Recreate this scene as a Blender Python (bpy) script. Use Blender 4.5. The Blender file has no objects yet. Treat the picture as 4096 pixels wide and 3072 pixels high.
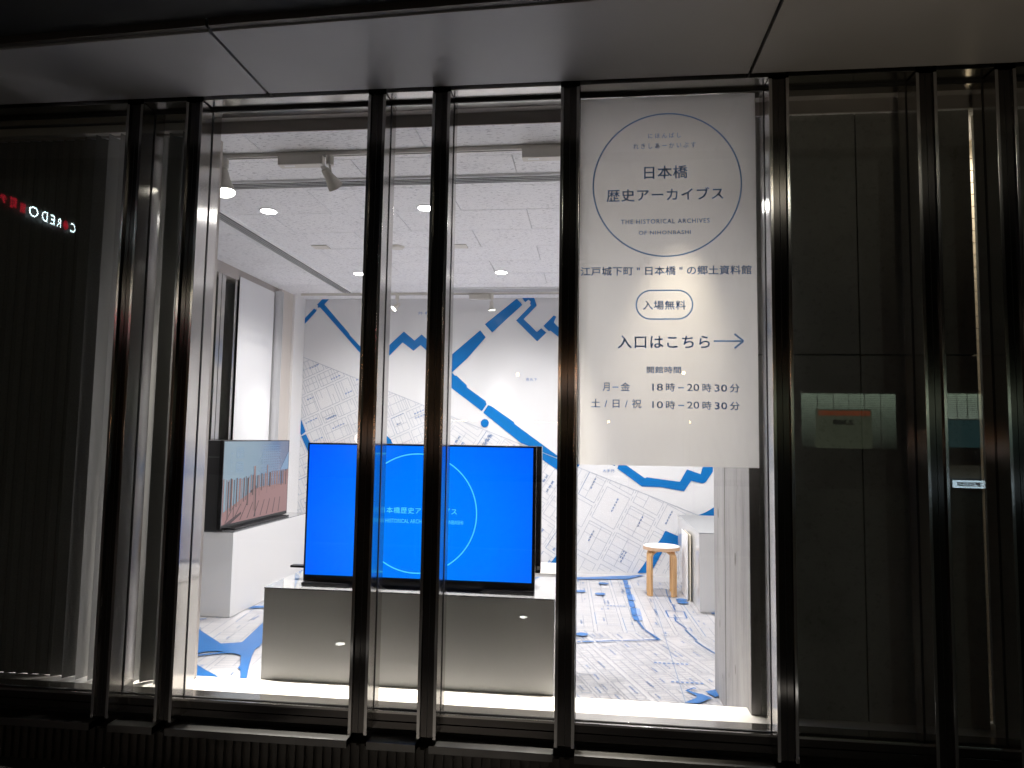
import bpy, bmesh, math, random
from mathutils import Vector, Matrix
random.seed(7)
R = math.radians
scene = bpy.context.scene
COL = scene.collection

# ------------------------------------------------------------ camera, world, exposure
EYE = 1.427
cam_d = bpy.data.cameras.new('camera')
cam = bpy.data.objects.new('camera', cam_d)
COL.objects.link(cam)
cam_d.sensor_fit = 'HORIZONTAL'
cam_d.sensor_width = 36.0
cam_d.lens = 24.277
cam_d.clip_start = 0.05
cam_d.clip_end = 400
_y, _p, _r = R(6.4164), R(4.4362), R(0.9049)
_B = Matrix(((1, 0, 0), (0, 0, -1), (0, 1, 0)))
_Ry = Matrix(((math.cos(_y), 0, math.sin(_y)), (0, 1, 0), (-math.sin(_y), 0, math.cos(_y))))
_Rp = Matrix(((1, 0, 0), (0, math.cos(_p), math.sin(_p)), (0, -math.sin(_p), math.cos(_p))))
_Rr = Matrix(((math.cos(_r), -math.sin(_r), 0), (math.sin(_r), math.cos(_r), 0), (0, 0, 1)))
_M = _Rr @ _Rp @ _Ry @ _B                       # world -> camera (x right, y down, z forward)
_C = (Matrix(((1, 0, 0), (0, -1, 0), (0, 0, -1))) @ _M).transposed().to_4x4()
_C.translation = Vector((0, 0, EYE))
cam.matrix_world = _C
scene.camera = cam

world = bpy.data.worlds.new('World')
scene.world = world
world.use_nodes = True
wn = world.node_tree
bg = wn.nodes['Background']
sky = wn.nodes.new('ShaderNodeTexSky')
sky.sky_type = 'NISHITA'
sky.sun_disc = False
sky.sun_elevation = R(-4)
sky.sun_rotation = R(200)
wn.links.new(sky.outputs[0], bg.inputs[0])
bg.inputs[1].default_value = 0.05
scene.view_settings.view_transform = 'Standard'
scene.view_settings.look = 'None'
scene.view_settings.exposure = 0.25
scene.view_settings.gamma = 1.0
scene.render.engine = 'CYCLES'
cy = scene.cycles
cy.use_denoising = True
cy.max_bounces = 10
cy.diffuse_bounces = 8
cy.glossy_bounces = 4
cy.transmission_bounces = 4
cy.transparent_max_bounces = 12
cy.sample_clamp_indirect = 6.0
cy.caustics_reflective = False
cy.caustics_refractive = False

# ------------------------------------------------------------ materials
def mat(name, col, rough=0.5, metal=0.0, spec=0.5, coat=0.0, emit=None, est=0.0):
    m = bpy.data.materials.new(name)
    m.use_nodes = True
    b = m.node_tree.nodes['Principled BSDF']
    b.inputs['Base Color'].default_value = (*col, 1)
    b.inputs['Roughness'].default_value = rough
    b.inputs['Metallic'].default_value = metal
    b.inputs['Specular IOR Level'].default_value = spec
    b.inputs['Coat Weight'].default_value = coat
    if emit:
        b.inputs['Emission Color'].default_value = (*emit, 1)
        b.inputs['Emission Strength'].default_value = est
    return m

def N(m, typ, **kw):
    n = m.node_tree.nodes.new(typ)
    for k, v in kw.items():
        setattr(n, k, v)
    return n

def L(m, a, b):
    m.node_tree.links.new(a, b)

def bsdf(m):
    return m.node_tree.nodes['Principled BSDF']

def coords(m, scale=(1, 1, 1), rot=(0, 0, 0)):
    tc = N(m, 'ShaderNodeTexCoord')
    mp = N(m, 'ShaderNodeMapping')
    mp.inputs['Scale'].default_value = scale
    mp.inputs['Rotation'].default_value = rot
    geo = N(m, 'ShaderNodeNewGeometry')
    L(m, geo.outputs['Position'], mp.inputs['Vector'])
    return mp.outputs[0]

def noise(m, vec, scale, detail=4, rough=0.55):
    n = N(m, 'ShaderNodeTexNoise')
    n.inputs['Scale'].default_value = scale
    n.inputs['Detail'].default_value = detail
    n.inputs['Roughness'].default_value = rough
    L(m, vec, n.inputs['Vector'])
    return n.outputs['Fac']

def ramp(m, fac, stops):
    r = N(m, 'ShaderNodeValToRGB')
    e = r.color_ramp.elements
    while len(e) < len(stops):
        e.new(0.5)
    for k, (p, c) in enumerate(stops):
        e[k].position = p
        e[k].color = (*c, 1) if len(c) == 3 else c
    L(m, fac, r.inputs['Fac'])
    return r.outputs['Color']

def bump(m, fac, strength, dist=0.01):
    b = N(m, 'ShaderNodeBump')
    b.inputs['Strength'].default_value = strength
    b.inputs['Distance'].default_value = dist
    L(m, fac, b.inputs['Height'])
    L(m, b.outputs[0], bsdf(m).inputs['Normal'])

def rough_var(m, fac, lo, hi):
    r = N(m, 'ShaderNodeMapRange')
    r.inputs['To Min'].default_value = lo
    r.inputs['To Max'].default_value = hi
    L(m, fac, r.inputs['Value'])
    L(m, r.outputs[0], bsdf(m).inputs['Roughness'])

def steel(name, col, lo, hi, aniso=0.0, tangent=(0, 0, 1)):
    """brushed stainless: slow tonal drift, highlights spread across the brushing"""
    m = mat(name, col, 0.25, 1.0)
    f = noise(m, coords(m, (5, 5, 1.3)), 1.0, 5)
    rough_var(m, f, lo, hi)
    f2 = noise(m, coords(m, (3, 3, 1.2)), 1.0, 5)
    L(m, ramp(m, f2, [(0.3, tuple(x * 0.85 for x in col)), (0.7, col)]), bsdf(m).inputs['Base Color'])
    bsdf(m).inputs['Anisotropic'].default_value = aniso
    bsdf(m).inputs['Anisotropic Rotation'].default_value = 0.25
    t = N(m, 'ShaderNodeCombineXYZ')
    for k in range(3):
        t.inputs[k].default_value = tangent[k]
    L(m, t.outputs[0], bsdf(m).inputs['Tangent'])
    return m

M = {}
M['steel'] = steel('brushed_stainless', (0.60, 0.58, 0.56), 0.15, 0.21, 0.85)
M['steel_h'] = steel('brushed_stainless_rail', (0.56, 0.54, 0.51), 0.15, 0.24, 0.5, (1, 0, 0))
M['steel_shaded'] = steel('shaded_stainless', (0.10, 0.092, 0.086), 0.15, 0.21, 0.85)  # same stainless, darkened in colour where it faces the dark street
M['gasket'] = mat('black_gasket', (0.012, 0.012, 0.012), 0.6)
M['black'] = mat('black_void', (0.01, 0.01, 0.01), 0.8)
m = M['canopy'] = mat('painted_aluminium_panel', (0.36, 0.355, 0.36), 0.42, 0.0, 0.5)
f = noise(m, coords(m, (1.5, 1.5, 1.5)), 1.0, 6)
rough_var(m, f, 0.36, 0.5)
L(m, ramp(m, f, [(0.3, (0.33, 0.325, 0.33)), (0.75, (0.38, 0.375, 0.375))]), bsdf(m).inputs['Base Color'])
M['canopy_edge'] = mat('dark_edge_trim', (0.07, 0.062, 0.055), 0.45, 0.3)
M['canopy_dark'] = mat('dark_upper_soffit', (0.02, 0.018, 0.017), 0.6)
M['white'] = mat('white_wall_paint', (0.80, 0.79, 0.79), 0.55, 0, 0.4)
m = M['mural'] = mat('printed_wall_film', (0.80, 0.80, 0.815), 0.32, 0, 0.35)
f = noise(m, coords(m, (0.7, 0.7, 0.7)), 1.0, 5)
L(m, ramp(m, f, [(0.3, (0.70, 0.70, 0.715)), (0.7, (0.745, 0.745, 0.76))]), bsdf(m).inputs['Base Color'])
m = M['floor'] = mat('printed_vinyl_floor', (0.80, 0.80, 0.815), 0.28, 0, 0.5)
f = noise(m, coords(m, (2, 2, 2)), 1.0, 6)
rough_var(m, f, 0.22, 0.42)
L(m, ramp(m, f, [(0.3, (0.50, 0.49, 0.50)), (0.7, (0.56, 0.545, 0.555))]), bsdf(m).inputs['Base Color'])
M['blue'] = mat('canal_blue_print', (0.003, 0.155, 0.47), 0.32, 0, 0.35)
M['blue_floor'] = mat('canal_blue_floor_print', (0.012, 0.14, 0.42), 0.3, 0, 0.5)
M['pale_blue'] = mat('pale_blue_print', (0.26, 0.36, 0.60), 0.3)
M['line'] = mat('thin_grey_print', (0.42, 0.46, 0.54), 0.4)
M['floor_line'] = mat('floor_street_print', (0.29, 0.32, 0.39), 0.4)
M['ledge_steel'] = steel('rough_ledge_steel', (0.20, 0.197, 0.19), 0.32, 0.5, 0.6, (1, 0, 0))  # rougher, darker copy of the rail steel for the base ledge
M['matt_grey'] = mat('matt_grey_top', (0.30, 0.305, 0.315), 0.55)
M['line_dark'] = mat('slate_blue_print', (0.24, 0.33, 0.48), 0.4)
M['ink'] = mat('blue_lettering_print', (0.14, 0.27, 0.55), 0.4)
M['ink_faint'] = mat('faint_pink_print', (0.66, 0.64, 0.70), 0.4)
m = M['ledge'] = mat('cream_sill_board', (0.80, 0.77, 0.72), 0.35, 0, 0.5)
f = noise(m, coords(m, (14, 14, 14)), 1.0, 7, 0.7)
L(m, ramp(m, f, [(0.22, (0.60, 0.56, 0.50)), (0.36, (0.77, 0.745, 0.70)), (0.8, (0.80, 0.775, 0.73))]), bsdf(m).inputs['Base Color'])
rough_var(m, f, 0.3, 0.5)
M['taupe'] = mat('taupe_bulkhead_paint', (0.40, 0.365, 0.345), 0.5)
M['beige'] = mat('beige_pillar_paint', (0.62, 0.57, 0.53), 0.5)
# rock wool ceiling tile: short dark worm marks
m = M['tile'] = mat('fissured_ceiling_tile', (0.74, 0.735, 0.76), 0.85, 0, 0.2)
v = coords(m, (30, 110, 60))
f = noise(m, v, 1.0, 3, 0.6)
v2 = coords(m, (7, 7, 7))
f2 = noise(m, v2, 1.0, 2)
mm = N(m, 'ShaderNodeMath', operation='MULTIPLY_ADD')
mm.inputs[1].default_value = 0.16
L(m, f2, mm.inputs[0]); L(m, f, mm.inputs[2])
c = ramp(m, mm.outputs[0], [(0.455, (0.50, 0.50, 0.53)), (0.50, (0.85, 0.845, 0.87)), (1.0, (0.88, 0.875, 0.895))])
L(m, c, bsdf(m).inputs['Base Color'])
bump(m, mm.outputs[0], 0.25, 0.004)
M['tile_joint'] = mat('ceiling_board_joint', (0.42, 0.42, 0.45), 0.9)
M['fixture'] = mat('ivory_fixture_plastic', (0.66, 0.63, 0.58), 0.4)
M['slot'] = mat('black_diffuser_slot', (0.012, 0.013, 0.015), 0.7)
M['trim_white'] = mat('white_enamel', (0.82, 0.82, 0.83), 0.35)
M['trim_grey'] = mat('grey_enamel', (0.42, 0.42, 0.43), 0.4)
M['lamp_on'] = mat('lit_lamp_face', (1, 1, 1), 0.3, emit=(1.0, 0.93, 0.82), est=14)
M['lamp_down'] = mat('lit_downlight', (1, 1, 1), 0.3, emit=(1.0, 0.96, 0.92), est=26)
# white gloss cabinets
m = M['gloss'] = mat('white_gloss_laminate', (0.64, 0.635, 0.64), 0.13, 0, 0.6, 0.35)
M['gloss'].node_tree.nodes['Principled BSDF'].inputs['Coat Roughness'].default_value = 0.05
m = M['gloss_top'] = mat('polished_counter_top', (0.22, 0.225, 0.235), 0.05, 0, 0.8, 1.0)
m = M['front'] = mat('satin_white_laminate', (0.80, 0.80, 0.805), 0.22, 0, 0.6, 0.15)
M['tv'] = mat('black_tv_plastic', (0.008, 0.008, 0.009), 0.22)
M['tv_matte'] = mat('black_tv_back', (0.018, 0.018, 0.019), 0.4)
M['port'] = mat('grey_port_plate', (0.16, 0.16, 0.16), 0.5)
# concrete
def concrete(name, base, wood=False, dark=1.0):
    m = mat(name, base, 0.75, 0, 0.3)
    st = (9, 9, 1.1) if wood else (2.2, 2.2, 2.2)
    f = noise(m, coords(m, st), 1.0, 8, 0.65)
    b2 = tuple(x * 0.72 for x in base)
    b3 = tuple(min(1, x * 1.14) for x in base)
    c = ramp(m, f, [(0.28, b2), (0.5, base), (0.72, b3)])
    g = noise(m, coords(m, (40, 40, 6 if wood else 40)), 1.0, 4, 0.7)
    mx = N(m, 'ShaderNodeMix', data_type='RGBA', blend_type='MULTIPLY')
    mx.inputs[0].default_value = 0.55
    L(m, c, mx.inputs[6])
    L(m, ramp(m, g, [(0.3, (0.62, 0.62, 0.62)), (0.45, (1, 1, 1))]), mx.inputs[7])
    L(m, mx.outputs[2], bsdf(m).inputs['Base Color'])
    bump(m, g, 0.35, 0.003)
    return m
M['concrete_side'] = concrete('board_formed_concrete', (0.37, 0.36, 0.36), True)
M['concrete'] = concrete('grey_fair_faced_concrete', (0.33, 0.33, 0.315))
M['mark'] = mat('concrete_knot_mark', (0.16, 0.15, 0.14), 0.9)
# wood
m = M['birch'] = mat('natural_birch', (0.60, 0.36, 0.16), 0.4)
f = noise(m, coords(m, (60, 60, 5)), 1.0, 5)
L(m, ramp(m, f, [(0.3, (0.52, 0.29, 0.12)), (0.7, (0.68, 0.43, 0.21))]), bsdf(m).inputs['Base Color'])
M['birch_edge'] = mat('pinkish_birch_edge', (0.58, 0.38, 0.24), 0.45)
M['seat'] = mat('white_seat_laminate', (0.80, 0.77, 0.76), 0.3)
M['board'] = mat('white_foam_board', (0.80, 0.80, 0.81), 0.5)
M['board_edge'] = mat('cream_board_edge', (0.70, 0.64, 0.52), 0.6)
# blinds
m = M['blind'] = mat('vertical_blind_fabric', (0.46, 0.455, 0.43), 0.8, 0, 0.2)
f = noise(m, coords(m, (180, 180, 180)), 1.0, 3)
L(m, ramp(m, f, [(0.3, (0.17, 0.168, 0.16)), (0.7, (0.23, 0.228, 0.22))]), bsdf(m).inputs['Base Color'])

M['blind_pale'] = mat('lit_blind_fabric', (0.30, 0.295, 0.285), 0.8, 0, 0.2)  # lighter copy of the blind fabric, light on the slats put into its colour

# banner paper: diffuse + translucent, slightly crumpled
def paper(name, col, trans, crumple=0.5):
    m = bpy.data.materials.new(name)
    m.use_nodes = True
    nt = m.node_tree
    nt.nodes.clear()
    out = nt.nodes.new('ShaderNodeOutputMaterial')
    d = nt.nodes.new('ShaderNodeBsdfDiffuse')
    t = nt.nodes.new('ShaderNodeBsdfTranslucent')
    mx = nt.nodes.new('ShaderNodeMixShader')
    mx.inputs[0].default_value = trans
    d.inputs[0].default_value = (*col, 1)
    t.inputs[0].default_value = (*col, 1)
    nt.links.new(d.outputs[0], mx.inputs[1]); nt.links.new(t.outputs[0], mx.inputs[2])
    g = nt.nodes.new('ShaderNodeBsdfGlossy')
    g.inputs['Roughness'].default_value = 0.35
    m2 = nt.nodes.new('ShaderNodeMixShader')
    m2.inputs[0].default_value = 0.03
    nt.links.new(mx.outputs[0], m2.inputs[1]); nt.links.new(g.outputs[0], m2.inputs[2])
    nt.links.new(m2.outputs[0], out.inputs[0])
    vec = coords(m, (3.0, 3.0, 1.6), (0, R(35), 0))
    n1 = noise(m, vec, 1.6, 3)
    b = nt.nodes.new('ShaderNodeBump')
    b.inputs['Strength'].default_value = crumple
    b.inputs['Distance'].default_value = 0.02
    nt.links.new(n1, b.inputs['Height'])
    for s in (d, t, g):
        nt.links.new(b.outputs[0], s.inputs['Normal'])
    return m
M['banner'] = paper('translucent_banner_paper', (0.80, 0.775, 0.745), 0.55, 0.6)
M['banner_ink'] = paper('banner_blue_ink', (0.24, 0.42, 0.74), 0.55, 0.2)
M['banner_side'] = mat('white_banner_cloth', (0.70, 0.70, 0.72), 0.6)
M['ghost_ink'] = mat('show_through_ink', (0.66, 0.67, 0.71), 0.6)

# glass: clear pane with Schlick reflection (same on both faces)
def glass(name, tint=(1, 1, 1), f0=0.045):
    m = bpy.data.materials.new(name)
    m.use_nodes = True
    nt = m.node_tree
    nt.nodes.clear()
    out = nt.nodes.new('ShaderNodeOutputMaterial')
    tr = nt.nodes.new('ShaderNodeBsdfTransparent')
    tr.inputs[0].default_value = (*tint, 1)
    gl = nt.nodes.new('ShaderNodeBsdfGlossy')
    gl.inputs['Roughness'].default_value = 0.0
    geo = nt.nodes.new('ShaderNodeNewGeometry')
    dot = nt.nodes.new('ShaderNodeVectorMath'); dot.operation = 'DOT_PRODUCT'
    nt.links.new(geo.outputs['Normal'], dot.inputs[0]); nt.links.new(geo.outputs['Incoming'], dot.inputs[1])
    ab = nt.nodes.new('ShaderNodeMath'); ab.operation = 'ABSOLUTE'
    nt.links.new(dot.outputs['Value'], ab.inputs[0])
    om = nt.nodes.new('ShaderNodeMath'); om.operation = 'SUBTRACT'; om.inputs[0].default_value = 1
    nt.links.new(ab.outputs[0], om.inputs[1])
    pw = nt.nodes.new('ShaderNodeMath'); pw.operation = 'POWER'; pw.inputs[1].default_value = 5
    nt.links.new(om.outputs[0], pw.inputs[0])
    ma = nt.nodes.new('ShaderNodeMath'); ma.operation = 'MULTIPLY_ADD'
    ma.inputs[1].default_value = 1 - f0; ma.inputs[2].default_value = f0
    nt.links.new(pw.outputs[0], ma.inputs[0])
    mx = nt.nodes.new('ShaderNodeMixShader')
    nt.links.new(ma.outputs[0], mx.inputs[0])
    nt.links.new(tr.outputs[0], mx.inputs[1]); nt.links.new(gl.outputs[0], mx.inputs[2])
    nt.links.new(mx.outputs[0], out.inputs[0])
    return m
M['glass'] = glass('clear_window_glass', (0.97, 0.985, 0.98))

def emis(name, col, st):
    return mat(name, tuple(min(1, c * 0.2) for c in col), 0.4, emit=col, est=st)

# ------------------------------------------------------------ mesh helpers
def mesh_obj(name, verts, faces, m, parent=None, smooth=False):
    me = bpy.data.meshes.new(name)
    me.from_pydata(verts, [], faces)
    me.materials.append(m)
    if smooth:
        for p in me.polygons:
            p.use_smooth = True
    me.update()
    o = bpy.data.objects.new(name, me)
    COL.objects.link(o)
    if parent:
        o.parent = parent
    return o

class MB:
    def __init__(s):
        s.v = []; s.f = []
    def box(s, x0, x1, y0, y1, z0, z1):
        b = len(s.v)
        s.v += [(x0, y0, z0), (x1, y0, z0), (x1, y1, z0), (x0, y1, z0), (x0, y0, z1), (x1, y0, z1), (x1, y1, z1), (x0, y1, z1)]
        s.f += [(b, b+3, b+2, b+1), (b+4, b+5, b+6, b+7), (b, b+1, b+5, b+4), (b+1, b+2, b+6, b+5), (b+2, b+3, b+7, b+6), (b+3, b, b+4, b+7)]
        return s
    def prism(s, pts, z0, z1):                  # pts counter-clockwise in xy
        b = len(s.v); n = len(pts)
        s.v += [(x, y, z0) for x, y in pts] + [(x, y, z1) for x, y in pts]
        s.f += [tuple(range(b + n - 1, b - 1, -1)), tuple(range(b + n, b + 2 * n))]
        s.f += [(b + i, b + (i + 1) % n, b + n + (i + 1) % n, b + n + i) for i in range(n)]
        return s
    def quad(s, a, b_, c, d):
        b = len(s.v)
        s.v += [a, b_, c, d]; s.f.append((b, b+1, b+2, b+3))
        return s
    def tube(s, p0, p1, r0, r1=None, n=16, caps=True):
        r1 = r0 if r1 is None else r1
        p0, p1 = Vector(p0), Vector(p1)
        d = (p1 - p0).normalized()
        u = d.orthogonal().normalized(); w = d.cross(u)
        b = len(s.v)
        for p, r in ((p0, r0), (p1, r1)):
            for i in range(n):
                a = 2 * math.pi * i / n
                s.v.append(tuple(p + u * math.cos(a) * r + w * math.sin(a) * r))
        for i in range(n):
            j = (i + 1) % n
            s.f.append((b + i, b + j, b + n + j, b + n + i))
        if caps:
            s.f.append(tuple(range(b + n - 1, b - 1, -1)))
            s.f.append(tuple(range(b + n, b + 2 * n)))
        return s
    def build(s, name, m, parent=None, bevel=0.0, smooth=False):
        o = mesh_obj(name, s.v, s.f, m, parent, smooth)
        if bevel:
            bm = bmesh.new(); bm.from_mesh(o.data)
            bmesh.ops.recalc_face_normals(bm, faces=bm.faces)
            bmesh.ops.bevel(bm, geom=bm.edges[:], offset=bevel, segments=2, affect='EDGES', profile=0.7)
            bm.to_mesh(o.data); bm.free()
        return o

def tag(o, label, cat, group=None):
    o['label'] = label; o['category'] = cat
    if group:
        o['group'] = group
    return o

def empty(name, loc, label=None, cat=None, group=None):
    o = bpy.data.objects.new(name, None)
    COL.objects.link(o)
    o.location = loc
    o.empty_display_size = 0.1
    if label:
        tag(o, label, cat, group)
    return o

def adopt(root, *objs):                         # meshes are written in world coordinates
    for o in objs:
        o.parent = root
        o.matrix_parent_inverse = Matrix.Translation(-root.location)
    return root

def structure(o):
    o['kind'] = 'structure'
    return o

def bx(name, x0, x1, y0, y1, z0, z1, m, bevel=0.0):
    return MB().box(x0, x1, y0, y1, z0, z1).build(name, m, None, bevel)

_tc = {}
def text_mesh(body, off=0.0, space=1.0):
    key = (body, off, space)
    if key in _tc:
        return _tc[key]
    cu = bpy.data.curves.new('t', 'FONT')
    cu.body = body; cu.offset = off; cu.space_character = space
    cu.resolution_u = 3
    o = bpy.data.objects.new('t', cu)
    COL.objects.link(o)
    bpy.context.view_layer.update()
    dg = bpy.context.evaluated_depsgraph_get()
    me = o.evaluated_get(dg).to_mesh()
    v = [(p.co.x, p.co.y) for p in me.vertices]
    f = [tuple(p.vertices) for p in me.polygons]
    bpy.data.objects.remove(o); bpy.data.curves.remove(cu)
    _tc[key] = (v, f)
    return v, f

def lettering(body, x0, x1, z0, z1, place, m, off=0.0, space=1.0, name='lettering'):
    """place(u, v) -> world point; the text's own bounds are fitted to x0..x1, z0..z1;
    off > 0 thickens the strokes by laying slightly shifted copies over each other"""
    v, f = text_mesh(body, 0.0, space)
    if not v:
        return None
    ax, bxx = min(p[0] for p in v), max(p[0] for p in v)
    ay, by = min(p[1] for p in v), max(p[1] for p in v)
    t = off * 0.05
    sh = [(0, 0)] if t <= 0 else [(t, t), (-t, t), (t, -t), (-t, -t)]
    o0 = Vector(place(0, 0))
    nrm = (Vector(place(1, 0)) - o0).cross(Vector(place(0, 1)) - o0).normalized()
    pts, fs = [], []
    for k, (sx0, sy0) in enumerate(sh):
        b = len(pts)
        for p in v:
            q = Vector(place(x0 + t + (p[0] - ax) / (bxx - ax) * (x1 - x0 - 2 * t) + sx0, z0 + t + (p[1] - ay) / (by - ay) * (z1 - z0 - 2 * t) + sy0))
            pts.append(tuple(q + nrm * 0.00018 * k))
        fs += [tuple(i + b for i in q) for q in f]
    return mesh_obj(name, pts, fs, m)

def ring(cx, cz, rx, rz, w, place, m, name='ring', n=96):
    v = []; f = []
    for i in range(n):
        a = 2 * math.pi * i / n
        v.append(place(cx + math.cos(a) * (rx - w), cz + math.sin(a) * (rz - w)))
        v.append(place(cx + math.cos(a) * rx, cz + math.sin(a) * rz))
    for i in range(n):
        j = (i + 1) % n
        f.append((2 * i, 2 * i + 1, 2 * j + 1, 2 * j))
    return mesh_obj(name, v, f, m)

def disc(cx, cz, rx, rz, place, m, name='disc', n=40):
    return mesh_obj(name, [place(cx + math.cos(2 * math.pi * i / n) * rx, cz + math.sin(2 * math.pi * i / n) * rz) for i in range(n)], [tuple(range(n))], m)
# ------------------------------------------------------------ traced print outlines (metres on the wall / on the floor)
CANALS=[[(-3.29,2.623),(-3.287,2.698),(-3.269,2.704),(-3.248,2.682),(-3.249,2.666)],[(-3.264,2.719),(-3.13,2.86),(-3.11,2.847),(-3.098,2.855),(-3.101,2.83),(-3.228,2.69),(-3.242,2.69),(-3.264,2.707)],[(-3.098,2.904),(-3.026,2.978),(-2.946,2.978),(-3.011,2.908),(-2.703,2.568),(-2.703,2.556),(-2.578,2.431),(-2.552,2.417),(-2.411,2.276),(-2.215,2.46),(-2.073,2.594),(-1.948,2.492),(-1.868,2.561),(-1.805,2.506),(-1.564,2.297),(-1.511,2.343),(-1.207,2.606),(-1.144,2.528),(-1.349,2.29),(-1.51,2.142),(-1.527,2.127),(-1.808,2.38),(-1.877,2.442),(-1.956,2.376),(-2.083,2.471),(-2.216,2.337),(-2.391,2.16),(-2.553,2.333),(-3.058,2.873),(-3.072,2.873),(-3.08,2.865),(-3.092,2.877),(-3.083,2.891)],[(-1.171,1.711),(-1.118,1.79),(-1.131,1.807),(-1.128,1.82),(-1.346,1.973),(-1.343,1.992),(-1.463,2.102),(-1.477,2.098),(-1.525,2.142),(-1.602,2.138),(-1.63,2.047)],[(-1.155,2.674),(-0.819,2.948),(-0.801,2.957),(-0.743,2.889),(-1.072,2.583)],[(-0.748,2.97),(-0.613,2.97),(-0.583,2.88),(-0.726,2.73),(-0.578,2.586),(-0.53,2.628),(-0.473,2.579),(-0.573,2.482),(-0.808,2.715),(-0.646,2.885),(-0.659,2.902),(-0.65,2.923),(-0.673,2.947),(-0.711,2.919)],[(-0.506,2.654),(-0.394,2.77),(-0.366,2.755),(-0.393,2.693),(-0.34,2.637),(-0.254,2.562),(-0.254,2.465),(-0.341,2.533),(-0.429,2.603),(-0.445,2.594)],[(-1.101,1.78),(-1.065,1.765),(-0.813,1.595),(-0.813,1.578),(-0.322,1.229),(-0.322,1.211),(-0.498,1.275),(-0.661,1.344),(-0.732,1.368),(-1.152,1.691),(-1.152,1.702)],[(-0.609,1.312),(-0.498,1.266),(-0.322,1.2),(-0.32,1.077),(-0.497,1.193),(-0.668,1.307)],[(-3.305,1.728),(-3.282,1.709),(-3.271,1.666),(-3.262,1.663),(-3.174,1.457),(-3.224,1.415),(-3.299,1.589)],[(-3.222,1.403),(-3.169,1.429),(-2.909,0.958),(-3.001,0.956)],[(-2.263,1.452),(-2.221,1.415),(-2.183,1.382),(-2.175,1.356),(-2.143,1.319),(-2.109,1.237),(-2.256,1.234)],[(0.302,1.117),(0.317,1.16),(0.283,1.201),(0.382,1.188),(0.382,1.161),(0.594,1.018),(0.61,1.03),(0.956,0.99),(1.03,1.122),(1.169,1.074),(1.192,1.151),(1.192,1.204),(1.296,1.206),(1.295,1.104),(1.224,0.996),(1.202,0.981),(1.18,0.979),(1.072,1.004),(0.997,0.891),(0.761,0.93),(0.561,0.932)],[(0.183,1.199),(0.279,1.201),(0.283,1.161),(0.272,1.141)],[(-0.125,1.178),(-0.085,1.179),(-0.111,1.128),(-0.125,1.128)],[(1.134,0.644),(1.215,0.677),(1.26,0.704),(1.3,0.731),(1.408,0.832),(1.406,0.577),(1.3,0.615),(1.263,0.644)],[(0.802,0.471),(0.813,0.474),(0.932,0.425),(0.964,0.497),(1.022,0.521),(1.021,0.327),(0.813,0.331),(0.734,0.183),(0.693,0.106),(0.652,0.034),(0.515,0.029),(0.581,0.117),(0.656,0.24),(0.716,0.332),(0.761,0.393)],[(-0.458,0.024),(-0.333,0.186),(-0.275,0.258),(-0.274,0.175),(-0.332,0.115),(-0.399,0.026)]]
FLOOR_CANALS=[[(-0.115,7.263),(-0.032,7.27),(0.39,7.431),(0.526,7.653),(0.6,7.683),(0.681,7.679),(0.59,7.493),(0.418,7.273),(0.353,7.247),(-0.113,7.144)],[(0.381,5.613),(0.401,5.621),(0.427,5.398),(0.415,5.391)],[(0.418,5.375),(0.43,5.389),(0.519,5.133),(0.49,5.128),(0.489,5.157)],[(-0.072,5.001),(-0.05,5.005),(-0.045,4.984),(-0.072,4.979)],[(-0.039,5.013),(0.042,5.029),(0.046,5.006),(-0.034,4.984)],[(0.056,5.031),(0.156,5.054),(0.158,5.033),(0.062,5.01)],[(0.157,5.055),(0.239,5.07),(0.241,5.058),(0.157,5.037)],[(0.246,5.076),(0.4,5.113),(0.401,5.1),(0.248,5.061)],[(0.406,5.118),(0.494,5.142),(0.499,5.123),(0.408,5.101)],[(0.524,3.95),(0.602,4.036),(0.606,4.066),(0.552,4.138),(0.608,4.196),(0.624,4.184),(0.617,4.173),(0.608,4.179),(0.572,4.139),(0.624,4.101),(0.638,4.099),(0.691,4.046),(0.598,3.95)],[(0.664,4.138),(0.75,4.198),(0.814,4.24),(0.791,4.123),(0.74,4.087),(0.706,4.062)],[(1.009,5.988),(1.086,6.01),(1.078,5.964),(1.018,5.954)],[(-3.055,5.076),(-2.877,4.923),(-2.744,4.794),(-2.464,4.545),(-2.34,4.597),(-2.425,5.055),(-2.449,5.181),(-2.18,4.613),(-2.199,4.585),(-2.177,4.521),(-2.185,4.48),(-2.132,4.326),(-2.065,4.16),(-1.96,3.921),(-1.993,3.916),(-2.077,4.075),(-2.108,4.103),(-2.118,4.152),(-2.211,4.332),(-2.273,4.363),(-2.33,4.354),(-2.424,4.303),(-2.498,4.252),(-2.51,4.272),(-2.447,4.321),(-2.344,4.386),(-2.395,4.393),(-2.472,4.365),(-2.516,4.282),(-2.561,4.275)],[(-2.506,4.265),(-2.443,4.186),(-2.361,4.104),(-2.274,4.035),(-2.18,3.97),(-2.114,3.912),(-2.308,3.866),(-2.603,4.343)],[(-3.019,5.077),(-2.904,5.129),(-2.897,5.111),(-3.0,5.046)],[(-2.744,5.462),(-2.743,5.56),(-2.652,5.582),(-2.619,5.515),(-2.707,5.49)],[(0.351,7.207),(0.395,7.216),(0.395,6.997),(0.352,6.978)],[(0.352,6.958),(0.395,6.978),(0.396,6.822),(0.353,6.809)],[(0.353,6.792),(0.396,6.804),(0.399,6.591),(0.352,6.568)],[(0.352,6.545),(0.399,6.569),(0.399,6.328),(0.353,6.309)],[(0.353,6.287),(0.399,6.305),(0.401,6.073),(0.355,6.058)],[(0.355,6.035),(0.402,6.05),(0.399,5.811),(0.354,5.8)],[(0.354,5.78),(0.399,5.791),(0.405,5.645),(0.362,5.637)]]
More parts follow.
